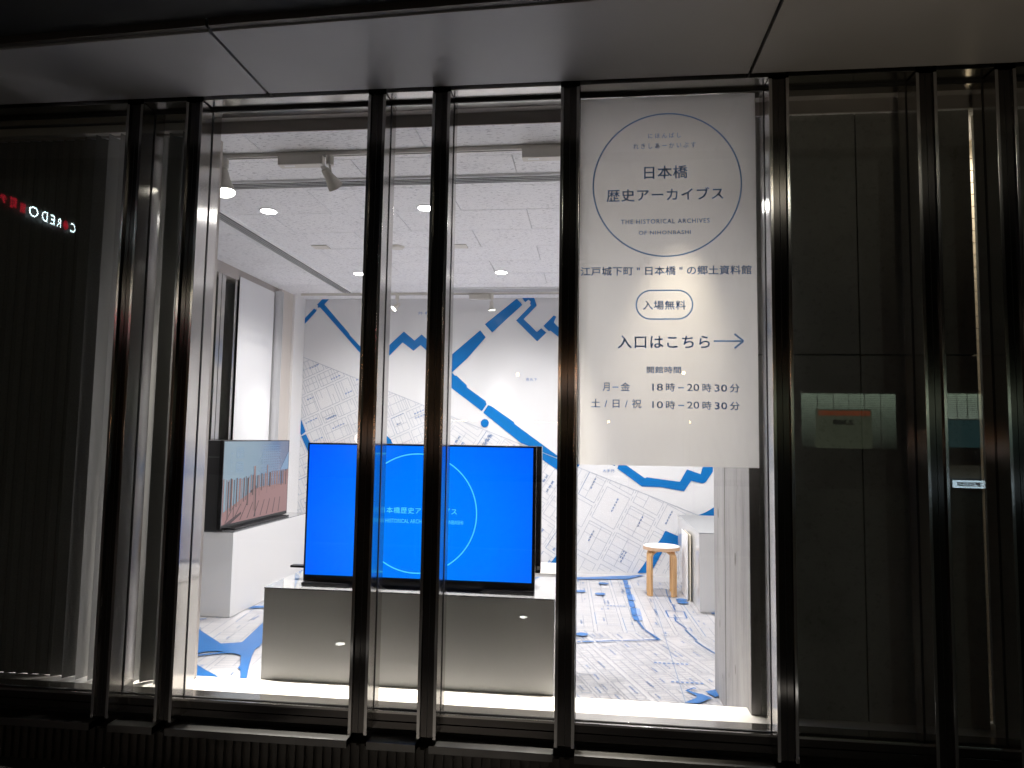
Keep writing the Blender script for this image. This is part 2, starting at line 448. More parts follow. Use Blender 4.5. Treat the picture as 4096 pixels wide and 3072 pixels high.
FLOOR_PALE=[[(0.395,6.978),(0.412,6.981),(0.413,6.825),(0.396,6.822)],[(0.399,6.569),(0.413,6.571),(0.422,6.332),(0.399,6.328)],[(0.402,6.05),(0.434,6.025),(0.434,5.816),(0.399,5.811)],[(0.399,5.791),(0.434,5.797),(0.432,5.65),(0.405,5.645)]]
FLOOR_STROKES=[[(0.741,6.864),(0.723,6.555)],[(0.727,6.513),(0.726,6.294)],[(0.729,6.261),(0.728,6.038)],[(0.647,6.008),(0.795,6.004)],[(0.795,6.004),(0.791,5.785)],[(0.791,5.785),(0.647,5.797)],[(0.647,5.797),(0.647,6.008)],[(0.693,5.782),(0.69,5.685)],[(0.69,5.685),(0.745,5.473)],[(0.727,5.445),(0.776,5.171)],[(0.76,5.146),(0.854,4.868)]]
ELL=[(0.151, 6.988), (0.111, 6.517), (0.83, 6.415), (0.826, 6.312), (-0.07, 6.596), (-0.042, 5.17)]

# ------------------------------------------------------------ room shell
FL, CE = 0.0, 2.967
YB = 7.5
XL = -3.29
structure(bx('floor', -3.6, 4.2, 3.385, 7.7, -0.12, 0.0, M['floor']))
wall_back = structure(bx('wall_back', -3.6, 4.2, YB, 7.7, 0.0, 3.2, M['mural']))
structure(bx('wall_right', 4.2, 4.35, 3.3, 7.7, -0.12, 3.2, M['white']))
ceiling = structure(bx('ceiling', -3.6, 4.2, 3.264, 7.7, CE + 0.014, 3.2, M['tile_joint']))

# fissured boards, 0.91 x 0.45, staggered; each its own board with a 3 mm joint
tw, td, jo = 0.91, 0.4505, 0.0022
tile_me = {}
def tile_mesh(w, d):
    k = (round(w, 3), round(d, 3))
    if k not in tile_me:
        b = MB().box(jo, w - jo, jo, d - jo, 0, 0.012)
        me = bpy.data.meshes.new('ceiling_tile'); me.from_pydata(b.v, [], b.f); me.materials.append(M['tile'])
        tile_me[k] = me
    return tile_me[k]
row = 0
y = 4.085 - 2 * td
rows = []
while y < YB:
    off = (-0.43 if row % 2 else -0.88)
    x = off - 4 * tw
    while x < 4.2:
        x0, x1 = max(x, -3.4), min(x + tw, 4.2)
        y0, y1 = max(y, 3.264), min(y + td, YB)
        if x1 - x0 > 0.03 and y1 - y0 > 0.02:
            o = bpy.data.objects.new('ceiling_tile', tile_mesh(x1 - x0, y1 - y0))
            o.location = (x0, y0, CE + random.uniform(-0.0006, 0.0006))
            COL.objects.link(o); o.parent = ceiling
        x += tw
    y += td; row += 1

# bulkhead in front of the ceiling
structure(bx('window_bulkhead', -3.6, 4.2, 3.205, 3.264, 3.03, 3.2, M['taupe']))
structure(bx('bulkhead_fascia', -3.6, 4.2, 3.2635, 3.27, CE - 0.002, 3.03, M['taupe']))

# ------------------------------------------------------------ printed map
def on_wall(d):
    return lambda u, v: (u, YB - d, v)
def on_floor(d):
    return lambda u, v: (u, v, d)

def clip(a, b, planes):
    t0, t1 = 0.0, 1.0
    dx, dy = b[0] - a[0], b[1] - a[1]
    for nx, ny, c in planes:                    # keep nx*x + ny*y <= c
        q = c - nx * a[0] - ny * a[1]; p = nx * dx + ny * dy
        if abs(p) < 1e-9:
            if q < 0: return None
        elif p > 0: t1 = min(t1, q / p)
        else: t0 = max(t0, q / p)
    if t1 - t0 < 1e-4: return None
    return (a[0] + dx * t0, a[1] + dy * t0), (a[0] + dx * t1, a[1] + dy * t1)

class Print:
    def __init__(s, place, planes):
        s.place = place; s.planes = planes; s.m = {}
    def seg(s, a, b, w, key):
        r = clip(a, b, s.planes)
        if not r: return
        a, b = r
        dx, dy = b[0] - a[0], b[1] - a[1]
        l = math.hypot(dx, dy)
        if l < 1e-4: return
        nx, ny = -dy / l * w / 2, dx / l * w / 2
        s.m.setdefault(key, MB()).quad(s.place(a[0] + nx, a[1] + ny), s.place(a[0] - nx, a[1] - ny), s.place(b[0] - nx, b[1] - ny), s.place(b[0] + nx, b[1] + ny))
    def inside(s, p):
        return all(nx * p[0] + ny * p[1] <= c - 0.01 for nx, ny, c in s.planes)
    def glyph(s, p, ang, w, h, key):
        """one small unreadable map mark: two or three strokes"""
        if not s.inside(p): return
        c, sn = math.cos(ang), math.sin(ang)
        T = lambda u, v: (p[0] + u * c - v * sn, p[1] + u * sn + v * c)
        for k in range(3):
            v = (-0.4 + 0.4 * k) * h
            s.seg(T(-w / 2 * random.uniform(.5, 1), v), T(w / 2 * random.uniform(.5, 1), v), h * 0.2, key)
        s.seg(T(random.uniform(-.3, .3) * w, -h / 2), T(random.uniform(-.3, .3) * w, h / 2), w * 0.2, key)
    def city(s, cx, cy, ang, nu, nv, bu, bv, street, lot, seed, dens=0.8, lw=0.0042, mark=0.022, dash=0.0, plain='line'):
        rnd = random.Random(seed)
        c, sn = math.cos(ang), math.sin(ang)
        T = lambda u, v: (cx + u * c - v * sn, cy + u * sn + v * c)
        def S(u0, v0, u1, v1, w=lw, key=None):
            s.seg(T(u0, v0), T(u1, v1), w, key or plain)
        u = -nu * bu / 2
        for i in range(nu):
            w = bu * rnd.uniform(0.75, 1.25)
            v = -nv * bv / 2 + rnd.uniform(-.3, .3) * bv
            for j in range(nv):
                h = bv * rnd.uniform(0.6, 1.35)
                k = 'line_dark' if rnd.random() < 0.18 else plain
                sk = rnd.uniform(-.03, .03) * bu
                S(u, v, u + w, v + sk, lw, k); S(u + w, v + sk, u + w, v + h); S(u + w, v + h, u, v + h, lw, plain); S(u, v + h, u, v, lw * (1.6 if k == 'line_dark' else 1), k)
                if dash and rnd.random() < 0.6:
                    t = 0
                    while t < h:
                        S(u - street / 2, v + t, u - street / 2, v + min(h, t + dash)); t += dash * 1.8
                mid = u + w * rnd.uniform(.42, .58)
                r = rnd.random()
                if r < dens:
                    if rnd.random() < .75: S(mid, v, mid, v + h)
                    t = lot * rnd.uniform(.5, 1)
                    while t < h - lot * .3:
                        if rnd.random() < .82: S(u, v + t, mid, v + t, lw * .8)
                        if rnd.random() < .82: S(mid, v + t, u + w, v + t, lw * .8)
                        t += lot * rnd.uniform(.6, 1.5)
                elif r < dens + .12:
                    S(u + w * .15, v + h * .15, u + w * .85, v + h * .2, lw * .7, plain); S(u + w * .85, v + h * .2, u + w * .8, v + h * .8, lw * .7, plain)
                    S(u + w * .8, v + h * .8, u + w * .2, v + h * .85, lw * .7, plain)
                for q in range(rnd.choice((1, 1, 2))):
                    if rnd.random() < .8:
                        mu = u + w * rnd.uniform(.2, .8)
                        n = rnd.randint(2, 5); v0 = v + h * rnd.uniform(.15, .5)
                        for z in range(n):
                            vv = v0 + z * mark * 1.5
                            if vv < v + h:
                                s.glyph(T(mu, vv), ang, mark, mark, 'ink' if rnd.random() < .8 else 'line_dark')
                v += h + street
            u += w + street * rnd.choice((1, 1, 2))
    def finish(s, parent, name='map_linework'):
        for key, b in s.m.items():
            o = b.build(name, M[key], parent)
            o['kind'] = 'stuff'

# wall: everything below the slanting edge of the print
bs = (0.646 - 2.318) / (1.141 + 3.281)
edge = (-bs, 1.0, 2.318 + bs * 3.281)           # z <= 2.318 + bs*(x+3.281)
base = [edge, (0, -1, -0.03), (-1, 0, 3.285)]
w1 = Print(on_wall(0.003), base + [(1, 0, -1.75)])
w1.city(-2.5, 1.3, R(-66), 16, 12, 0.17, 0.22, 0.028, 0.04, 3, 0.92, 0.0048, 0.021)
w1.finish(wall_back)
w2 = Print(on_wall(0.003), base + [(-1, 0, 1.75), (1, 0, -0.35)])
w2.city(-1.0, 0.9, R(-33), 11, 11, 0.23, 0.28, 0.042, 0.075, 11, 0.7, 0.0042, 0.034, 0.05)
w2.finish(wall_back)
w3 = Print(on_wall(0.003), base + [(-1, 0, 0.35), (1, 0, 4.1)])
w3.city(0.6, 0.55, R(-27), 12, 12, 0.24, 0.30, 0.045, 0.09, 23, 0.6, 0.004, 0.022, 0.05)
w3.finish(wall_back)
w4 = Print(on_wall(0.0035), [(0, 0, 1)])
w4.seg((-3.285, 2.318 + bs * -0.004), (1.6, 2.318 + bs * 4.881), 0.006, 'line')
# the sheets' own vertical butt joints
for x in (-2.2, -1.52, -0.25, 0.42, 1.1):
    w4.seg((x, 0.02), (x, 2.95), 0.003, 'line_faint' if False else 'ink_faint')
w4.finish(wall_back, 'sheet_joint')
for pg in CANALS:
    mesh_obj('canal', [(x, YB - 0.006, z) for x, z in pg], [tuple(range(len(pg)))], M['blue'], wall_back)
disc(-1.136, 1.58, 0.045, 0.045, on_wall(0.008), M['blue'], 'round_badge').parent = wall_back
for t, a, b, c, d in (('外桜田', -1.915, -1.70, 2.785, 2.817), ('西丸下', -0.689, -0.569, 2.047, 2.079), ('大手門', 0.149, 0.268, 1.075, 1.106)):
    lettering(t, a, b, c, d, on_wall(0.008), M['ink'], 0.004, 1.4).parent = wall_back

floor = bpy.data.objects['floor']
f1 = Print(on_floor(0.003), [(1, 0, 4.1), (-1, 0, 3.28), (0, 1, 7.24), (0, -1, -3.39)])
f1.planes_all = f1.planes
def fz(planes, *a, **k):
    p = Print(on_floor(0.003), f1.planes_all + planes)
    p.city(*a, plain='floor_line', **k); p.finish(floor)
fz([(0, -1, -5.3), (-1, 0, 0.5)], 0.9, 6.4, R(2), 12, 8, 0.17, 0.30, 0.028, 0.040, 31, 0.95, 0.0046, 0.02)
fz([(0, 1, 5.3), (-1, 0, 0.9), (-0.7, 1, 4.85)], 0.3, 4.6, R(19), 18, 11, 0.11, 0.22, 0.02, 0.034, 37, 0.95, 0.0042, 0.017)
fz([(0, 1, 5.3), (-1, 0, 0.9), (0.7, -1, -4.85)], -0.1, 4.9, R(19), 14, 8, 0.12, 0.24, 0.022, 0.038, 41, 0.9, 0.0044, 0.018)
fz([(1, 0, -0.9)], -2.2, 5.2, R(8), 12, 12, 0.2, 0.26, 0.035, 0.07, 43, 0.65, 0.0044, 0.018)
fb = Print(on_floor(0.006), f1.planes_all)
for a, b in FLOOR_STROKES:
    fb.seg(a, b, 0.011, 'blue_floor')
for (xa, ya, n) in ((0.62, 4.62, 8), (0.66, 4.28, 7), (0.3, 6.1, 6)):
    for k in range(n):
        fb.seg((xa - k * 0.028, ya), (xa - k * 0.028 + 0.017, ya), 0.02, 'ink')
fb.seg((0.581, 6.457), (0.521, 3.40), 0.004, 'line_dark')
fb.seg((-2.32, 3.4), (-2.4, 7.4), 0.004, 'line')
fb.finish(floor, 'street_line')
for pg in FLOOR_CANALS:
    mesh_obj('canal', [(x, min(y, 7.494), 0.009) for x, y in pg], [tuple(range(len(pg)))], M['blue_floor'], floor)
for pg in FLOOR_PALE:
    mesh_obj('canal_strip', [(x, y, 0.008) for x, y in pg], [tuple(range(len(pg)))], M['pale_blue'], floor)  # paler printed strip beside the canal
for (x, y), r in zip(ELL, (0.05, 0.05, 0.05, 0.05, 0.05, 0.045)):
    disc(x, y, r, r * 0.95, on_floor(0.012), M['blue_floor'], 'round_badge').parent = floor

# ------------------------------------------------------------ concrete pier on the right
pier = empty('concrete_pier', (0.73, 3.29, 0), 'grey concrete pier closing the lit room, pale board-marked side, dark face behind glass', 'concrete wall')
a = bx('side_face', 0.73, 0.775, 3.292, 4.20, 0.0, 2.98, M['concrete_side'], 0.004)
# front face panels with cast joints at x = 1.228 and z = 1.83
ps = []
for x0, x1 in ((0.775, 1.226), (1.231, 1.728)):
    for z0, z1 in ((0.205, 1.826), (1.831, 3.04)):
        ps.append(bx('cast_panel', x0, x1, 3.29, 3.34, z0, z1, M['concrete'], 0.003))
core = bx('core', 0.776, 1.728, 3.335, 4.19, 0.0, 3.04, M['concrete'])
jt = bx('board_joint', 0.7285, 0.731, 3.868, 3.872, 0.0, 2.97, M['mark'])
marks = []
for yy, zz, s in ((4.05, 1.02, 1), (3.60, 0.84, 1.2), (4.02, 0.42, .8), (3.62, 0.30, .9), (3.78, 0.22, .5), (3.52, 1.2, .5), (3.95, 0.16, .5), (4.08, 1.9, 1), (3.66, 2.2, 1)):
    marks.append(disc(yy, zz, 0.008 * s, 0.028 * s, lambda u, v: (0.7275, u, v), M['mark'], 'knot_mark', 12))
adopt(pier, a, core, jt, *ps, *marks)

structure(bx('bay_blocker', 1.775, 4.2, 3.30, 3.36, 0.205, 3.04, M['concrete']))  # dark panel added to block the lit room behind the far right bay

# lit tiled return wall seen through the slit beside the pier
tl = empty('tiled_wall', (1.9, 3.62, 0), 'narrow lit strip of small beige tiles beside the concrete pier at far right', 'tiled wall')
bk = bx('wall_back_board', 1.60, 2.40, 3.64, 3.7, 0.0, 3.04, M['beige'])
adopt(tl, bk)
tm = MB().box(0, 0.26, 0, 0.012, 0, 0.058); tme = bpy.data.meshes.new('tile'); tme.from_pydata(tm.v, [], tm.f); tme.materials.append(mat('beige_wall_tile', (0.62, 0.52, 0.38), 0.4))
k = 0; z = 0.02
while z < 2.95:
    o = bpy.data.objects.new('tile', tme); o.location = (1.76, 3.626, z); COL.objects.link(o)
    adopt(tl, o); z += 0.062

# ------------------------------------------------------------ left wall: glazed street side, banner, blind stack, pillar
lw = empty('side_window', (XL, 5.5, 0), 'tall dark side window with polished steel frames beyond the left display', 'window')
parts = []
parts.append(bx('window_pane', XL - 0.075, XL - 0.07, 3.30, 6.93, 0.2, 2.93, M['glass']))
parts.append(bx('window_head', XL - 0.12, XL, 3.28, 6.93, 2.86, 2.966, M['taupe']))
parts.append(bx('window_sill', XL - 0.12, XL, 3.28, 6.93, 0.0, 0.2, M['ledge']))
for y0, y1 in ((3.6, 3.68), (4.5, 4.58), (4.8, 4.88), (5.48, 5.50), (5.735, 5.79), (5.80, 5.86), (6.03, 6.075), (6.80, 6.84)):
    parts.append(bx('window_mullion', XL - 0.19, XL + 0.0, y0, y1, 0.2, 2.86, M['steel'], 0.003))
parts.append(bx('window_gasket', XL - 0.07, XL - 0.06, 5.93, 5.94, 0.2, 2.86, M['gasket']))
adopt(lw, *parts)
sb = empty('side_banner', (XL + 0.02, 6.45, 1.4), 'white cloth banner hung on the left side window, glowing under a spotlight', 'banner')
c1 = bx('banner_sheet', XL + 0.012, XL + 0.016, 6.085, 6.80, 1.15, 2.90, M['banner_side'])
adopt(sb, c1)
pl = lambda u, v: (XL + 0.019, u, v)
g = [ring(6.45, 2.35, 0.29, 0.30, 0.004, pl, M['ghost_ink'], 'show_through_ring')]
plm = lambda u, v: (XL + 0.019, 12.9 - u, v)
for t, a, b_, c, d in (('日本橋', 6.36, 6.54, 2.42, 2.48), ('歴史アーカイブス', 6.2, 6.7, 2.31, 2.37)):
    g.append(lettering(t, a, b_, c, d, plm, M['ghost_ink'], 0, 1.1, 'show_through_lettering'))
adopt(sb, *g)
bs_ = empty('blind_stack', (XL, 6.87, 1.4), 'bunched white vertical blind slats beside the beige pillar', 'blind')
for k in range(5):
    o = bx('slat', XL + 0.005, XL + 0.07 + 0.006 * (k % 2), 6.832 + k * 0.017, 6.8335 + k * 0.017, 0.22, 2.92, M['banner_side']); adopt(bs_, o)
pil = empty('pillar', (XL, 7.2, 0), 'beige painted corner pillar between side window and map wall', 'pillar')
adopt(pil, bx('taupe_face', XL - 0.1, XL + 0.03, 6.93, 7.22, 0.0, 2.965, M['beige'], 0.004), bx('white_face', XL - 0.1, XL + 0.055, 7.221, 7.498, 0.0, 2.965, M['white'], 0.004))

# ------------------------------------------------------------ street facade
fac = empty('shop_facade', (0, 3.03, 0), 'dark shopfront of brushed steel mullions around lit display windows', 'shopfront')
FT, ZT, ZB = 3.03, 3.022, 0.127                # fin front plane, top, bottom
fins = [-3.80, -3.475, -2.255, -1.948, -1.040, -0.733, -0.138, 0.775, 1.385, 1.702, 2.62]
FW = 0.085
for x in fins:
    x1 = x + FW
    web = bx('mullion', x + 0.014, x1 - 0.014, FT + 0.012, 3.205, ZB, ZT, M['steel_shaded'])
    adopt(fac, web)
    kids = [bx('flange', x, x + 0.0135, FT, 3.2045, ZB - 0.004, ZT - 0.001, M['steel'], 0.0015),
            bx('flange', x1 - 0.0135, x1, FT, 3.2045, ZB - 0.004, ZT - 0.001, M['steel'], 0.0015),
            bx('centre_seam', x + 0.0415, x + 0.0435, FT + 0.0112, FT + 0.013, ZB, ZT, M['gasket']),
            bx('gasket', x - 0.003, x1 + 0.003, 3.121, 3.129, 0.2, 3.02, M['gasket'])]
    for k_ in kids:
        k_.parent = web; k_.matrix_parent_inverse = web.matrix_parent_inverse.copy() @ Matrix.Identity(4)
        k_.matrix_parent_inverse = Matrix.Identity(4)
bays = [(fins[i] + FW, fins[i + 1]) for i in range(len(fins) - 1)]
for i, (x0, x1) in enumerate(bays):
    xa, xb = x0 + 0.0005, x1 - 0.0005
    adopt(fac,
        bx('window_head', xa, xb, FT + 0.002, 3.2045, 3.027, 3.06, M['steel_h']),
        bx('head_gasket', xa, xb, 3.1205, 3.1295, 3.012, 3.0265, M['gasket']),
        bx('head_drop', xa, xb, 3.130, 3.204, 3.0205, 3.0268, M['steel_h']),
        bx('window_pane', x0 + 0.001, x1 - 0.001, 3.122, 3.128, 0.206, 3.02, M['glass']),
        bx('sill_plate', xa, xb, 3.1305, 3.205, 0.190, 0.207, M['steel_h'], 0.001),
        bx('sill_gasket', xa, xb, 3.1195, 3.130, 0.189, 0.2075, M['gasket']),
        bx('sill_lip', xa, xb, 3.100, 3.119, 0.1935, 0.2035, M['steel_h'], 0.001),
        bx('sill_board', xa, xb, 3.106, 3.16, 0.1605, 0.193, M['steel_shaded'], 0.001),
        bx('sill_board', xa, xb, 3.104, 3.16, 0.126, 0.157, M['steel_shaded'], 0.001),
        bx('base_ledge', x0 - (0.03 if i % 2 else 0.0), x1 - 0.004, 3.03, 3.14, 0.064, 0.097, M['ledge_steel'], 0.002))
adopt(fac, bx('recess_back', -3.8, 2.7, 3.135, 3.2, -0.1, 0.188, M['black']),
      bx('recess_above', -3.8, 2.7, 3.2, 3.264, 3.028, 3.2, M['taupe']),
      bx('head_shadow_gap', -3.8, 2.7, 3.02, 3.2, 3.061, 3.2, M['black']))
# plinth of dark vertical slats below the ledge
adopt(fac, bx('plinth', -3.8, 2.7, 3.09, 3.13, -0.1, 0.062, M['canopy_edge']))
sm = MB().box(0, 0.02, 0, 0.014, 0, 0.158); sme = bpy.data.meshes.new('plinth_slat'); sme.from_pydata(sm.v, [], sm.f); sme.materials.append(M['canopy_edge'])
for k in range(150):
    o = bpy.data.objects.new('plinth_slat', sme); o.location = (-3.75 + k * 0.042, 3.074, -0.098); COL.objects.link(o); adopt(fac, o)

# cream display ledge behind the glass
lg = structure(bx('display_ledge', -3.6, 2.7, 3.205, 3.385, -0.1, 0.2065, M['ledge'], 0.002))

# canopy soffit panels
cp = empty('canopy', (0, 2.7, 3.04), 'pale metal canopy soffit over the shopfront, split by dark joints', 'canopy')
xs = [-5.92, -3.71, -1.527, 0.69, 2.87, 5.05]
for k in range(len(xs) - 1):
    a, b = xs[k] + 0.007, xs[k + 1] - 0.007
    yo = lambda x: 2.43 - 0.052 * x if x < 0 else 2.43 - 0.02 * x
    p = MB().prism([(a, yo(a)), (b, yo(b)), (b, 3.012), (a, 3.012)], 3.037, 3.062).build('canopy_panel', M['canopy'], None, 0.002)
    e = MB().prism([(a, yo(a) - 0.03), (b, yo(b) - 0.03), (b, yo(b) - 0.004), (a, yo(a) - 0.004)], 3.045, 3.12).build('edge_trim', M['canopy_edge'])
    adopt(cp, p, e)
bd = bx('backing', -5.9, 5.0, 2.3, 3.02, 3.075, 3.12, M['black'])
adopt(cp, bd)
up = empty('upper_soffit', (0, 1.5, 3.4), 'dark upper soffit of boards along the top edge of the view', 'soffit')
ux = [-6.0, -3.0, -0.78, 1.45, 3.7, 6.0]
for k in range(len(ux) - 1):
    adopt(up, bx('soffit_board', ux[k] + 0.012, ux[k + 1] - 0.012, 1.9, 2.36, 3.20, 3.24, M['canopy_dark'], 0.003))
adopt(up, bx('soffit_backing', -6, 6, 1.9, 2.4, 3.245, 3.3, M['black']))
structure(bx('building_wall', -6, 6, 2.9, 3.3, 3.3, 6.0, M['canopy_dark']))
structure(bx('facade_wall_left', -6.0, -3.8, 3.03, 3.25, -0.1, 3.03, M['canopy_edge']))
structure(bx('facade_wall_right', 2.71, 6.0, 3.03, 3.25, -0.1, 3.03, M['canopy_edge']))

# ------------------------------------------------------------ window banner
ban = empty('window_banner', (0.32, 3.15, 2.1), 'large white paper banner with blue lettering hung inside the widest right window', 'banner')
v = []; f = []
nx, nz = 24, 60
for j in range(nz + 1):
    for i in range(nx + 1):
        u = i / nx; w = j / nz
        x = -0.105 + u * (0.848); z = 1.311 + w * (3.017 - 1.311)
        low = max(0, 1 - w * 5) ** 2
        y = 3.150 + 0.0025 * math.sin(u * 9 + w * 4) * low - 0.010 * low * max(0, 1 - abs(u - 0.5) * 9) * max(0, 1 - abs(w - 0.05) * 18)
        v.append((x, y, z))
for j in range(nz):
    for i in range(nx):
        a = j * (nx + 1) + i
        f.append((a, a + 1, a + nx + 2, a + nx + 1))
sheet = mesh_obj('banner_sheet', v, f, M['banner'], None, True)
adopt(ban, sheet)
pb = lambda u, w: (u, 3.1475, w)
BL = [("にほんばし",0.262,0.410,2.817,2.841,.002,1.6),("れきしあーかいぶす",0.195,0.477,2.768,2.794,.002,1.6),("日本橋",0.244,0.440,2.624,2.686,.012,1.05),
 ("歴史アーカイブス",0.073,0.599,2.520,2.580,.012,1.1),("THE HISTORICAL ARCHIVES",0.139,0.537,2.414,2.435,.006,1.15),("OF NIHONBASHI",0.220,0.453,2.363,2.381,.006,1.15),
 ('江戸城下町 " 日本橋 " の郷土資料館',-0.044,0.719,2.174,2.216,.012,1.02),("入場無料",0.239,0.430,2.015,2.057,.012,1.05),("入口はこちら",0.126,0.535,1.838,1.898,.016,1.1),
 ("開館時間",0.256,0.408,1.726,1.757,.01,1.05),("月",0.060,0.091,1.644,1.682,.008,1),("金",0.140,0.182,1.645,1.683,.008,1),("土 / 日 / 祝",0.008,0.233,1.568,1.608,.008,1.1)]
for y0, a in ((1.643, '18'), (1.564, '10')):
    h = 0.039
    BL += [(a, 0.281, 0.328, y0 + .004, y0 + .036, .004, 1), ("時", 0.341, 0.381, y0 + .001, y0 + .039, .008, 1), ("20", 0.434, 0.487, y0 + .004, y0 + .036, .004, 1),
           ("時", 0.501, 0.540, y0, y0 + .038, .008, 1), ("30", 0.554, 0.608, y0 + .002, y0 + .034, .008, 1.05), ("分", 0.620, 0.662, y0 - .001, y0 + .037, .008, 1)]
for t, a, b, c, d, off, sp in BL:
    adopt(ban, lettering(t, a, b, c, d, pb, M['banner_ink'], off, sp))
for x0, x1, z in ((0.104, 0.130, 1.662), (0.395, 0.421, 1.661), (0.395, 0.421, 1.582)):
    adopt(ban, mesh_obj('dash', [pb(x0, z - .0025), pb(x1, z - .0025), pb(x1, z + .0025), pb(x0, z + .0025)], [(0, 1, 2, 3)], M['banner_ink']))
adopt(ban, ring(0.345, 2.597, 0.337, 0.339, 0.0065, pb, M['banner_ink'], 'printed_ring', 128))
# capsule outline
cv, cf = [], []
pts = []
cx0, cx1, cz, rr = 0.206 + 0.069, 0.463 - 0.069, 2.038, 0.069
for k in range(25): a = math.pi / 2 + math.pi * k / 24; pts.append((cx0, a))
for k in range(25): a = -math.pi / 2 + math.pi * k / 24; pts.append((cx1, a))
for (c0, a) in pts:
    cv.append(pb(c0 + math.cos(a) * (rr - .0065), cz + math.sin(a) * (rr - .0065))); cv.append(pb(c0 + math.cos(a) * rr, cz + math.sin(a) * rr))
n = len(pts)
for i in range(n):
    j = (i + 1) % n
    cf.append((2 * i, 2 * i + 1, 2 * j + 1, 2 * j))
adopt(ban, mesh_obj('capsule_outline', cv, cf, M['banner_ink']))
# arrow
def stroke(pl, w, place, m, name):
    b = MB()
    for (ax, az), (cx_, cz_) in zip(pl[:-1], pl[1:]):
        dx, dz = cx_ - ax, cz_ - az; l = math.hypot(dx, dz); nx_, nz_ = -dz / l * w / 2, dx / l * w / 2
        b.quad(place(ax + nx_, az + nz_), place(ax - nx_, az - nz_), place(cx_ - nx_, cz_ - nz_), place(cx_ + nx_, cz_ + nz_))
    return b.build(name, m)
adopt(ban, stroke([(0.552, 1.872), (0.679, 1.872)], 0.0075, pb, M['banner_ink'], 'arrow_shaft'), stroke([(0.642, 1.904), (0.681, 1.872), (0.642, 1.840)], 0.0085, lambda u, w: (u, 3.1468, w), M['banner_ink'], 'arrow_head'))

# ------------------------------------------------------------ cabinets
c1 = empty('display_cabinet', (-3.0, 5.9, 0), 'white gloss cabinet on the left carrying the angled television', 'cabinet', 'white display cabinets')
adopt(c1, bx('cabinet_body', -3.26, -2.757, 5.20, 6.62, 0.004, 0.650, M['gloss'], 0.002), bx('cabinet_top', -3.261, -2.756, 5.199, 6.621, 0.651, 0.657, M['gloss_top']))
c2 = empty('display_cabinet', (-0.9, 3.6, 0), 'long white counter in the centre windows under the blue screen', 'cabinet', 'white display cabinets')
adopt(c2, bx('cabinet_body', -1.621, -0.158, 3.392, 3.92, 0.004, 0.650, M['front'], 0.002), bx('cabinet_top', -1.622, -0.157, 3.391, 3.921, 0.651, 0.656, M['gloss_top']))
c3 = empty('display_cabinet', (-0.3, 4.2, 0), 'white cabinet standing just behind the central counter, mostly hidden', 'cabinet', 'white display cabinets')
adopt(c3, bx('cabinet_body', -0.95, -0.085, 4.03, 4.36, 0.004, 0.650, M['gloss'], 0.002), bx('cabinet_top', -0.951, -0.084, 4.029, 4.361, 0.651, 0.656, M['white']))
c4 = empty('display_cabinet', (1.08, 6.7, 0), 'white cabinet with grey top at right between stool and concrete pier', 'cabinet', 'white display cabinets')
adopt(c4, bx('cabinet_body', 0.922, 1.42, 6.0, 7.40, 0.004, 0.650, M['gloss'], 0.002), bx('cabinet_top', 0.921, 1.421, 5.999, 7.401, 0.651, 0.656, M['matt_grey']))

# boards leaning against cabinet
bd = empty('display_boards', (0.90, 6.6, 0), 'two thin white boards standing upright against the right cabinet', 'board')
adopt(bd, bx('board', 0.881, 0.889, 6.42, 6.80, 0.004, 0.585, M['board'], 0.001), bx('board', 0.901, 0.908, 6.38, 6.76, 0.004, 0.585, M['board_edge'], 0.001))

# ------------------------------------------------------------ stool
st = empty('stool', (0.678, 6.66, 0), 'round white-topped birch stool with bent legs on the map floor', 'stool')
sx, sy, hz = 0.678, 6.66, 0.44
seat = MB().tube((sx, sy, hz), (sx, sy, hz + 0.004), 0.166, n=64).build('seat_top', M['seat'])
rim = MB().tube((sx, sy, hz - 0.028), (sx, sy, hz - 0.0005), 0.168, n=64).build('seat_rim', M['birch_edge'])
adopt(st, seat, rim)
for k in range(4):
    a = R(-48.5 + 90 * k)
    ux_, uy_ = math.cos(a), math.sin(a)
    vx_, vy_ = -uy_, ux_
    prof = []                                    # centre line (radial, z): down the leg, then curving in under the seat
    t = 0.026
    ro = 0.152
    cen = [(ro, 0.0), (ro, 0.335)]
    for q in range(1, 9):
        an = math.pi / 2 * q / 8
        cen.append((ro - 0.065 * (1 - math.cos(an)), 0.335 + 0.065 * math.sin(an)))
    cen.append((0.04, 0.400))
    vs, fs = [], []
    for q, (r_, z_) in enumerate(cen):
        p0 = cen[max(q - 1, 0)]; p1 = cen[min(q + 1, len(cen) - 1)]
        dr, dz = p1[0] - p0[0], p1[1] - p0[1]; l = math.hypot(dr, dz)
        nr, nz_ = dz / l, -dr / l
        tk = t / 2 if q < 9 else t / 2 * 0.6
        for sgn_w, sgn_t in ((-1, -1), (1, -1), (1, 1), (-1, 1)):
            rr_ = r_ + nr * tk * sgn_t; zz_ = min(z_ + nz_ * tk * sgn_t, 0.411)
            vs.append((sx + ux_ * rr_ + vx_ * 0.025 * sgn_w, sy + uy_ * rr_ + vy_ * 0.025 * sgn_w, max(zz_, 0.004)))
    for q in range(len(cen) - 1):
        for e in range(4):
            fs.append((4 * q + e, 4 * q + (e + 1) % 4, 4 * q + 4 + (e + 1) % 4, 4 * q + 4 + e))
    fs += [(0, 1, 2, 3), tuple(4 * (len(cen) - 1) + e for e in (3, 2, 1, 0))]
    adopt(st, mesh_obj('leg', vs, fs, M['birch']))

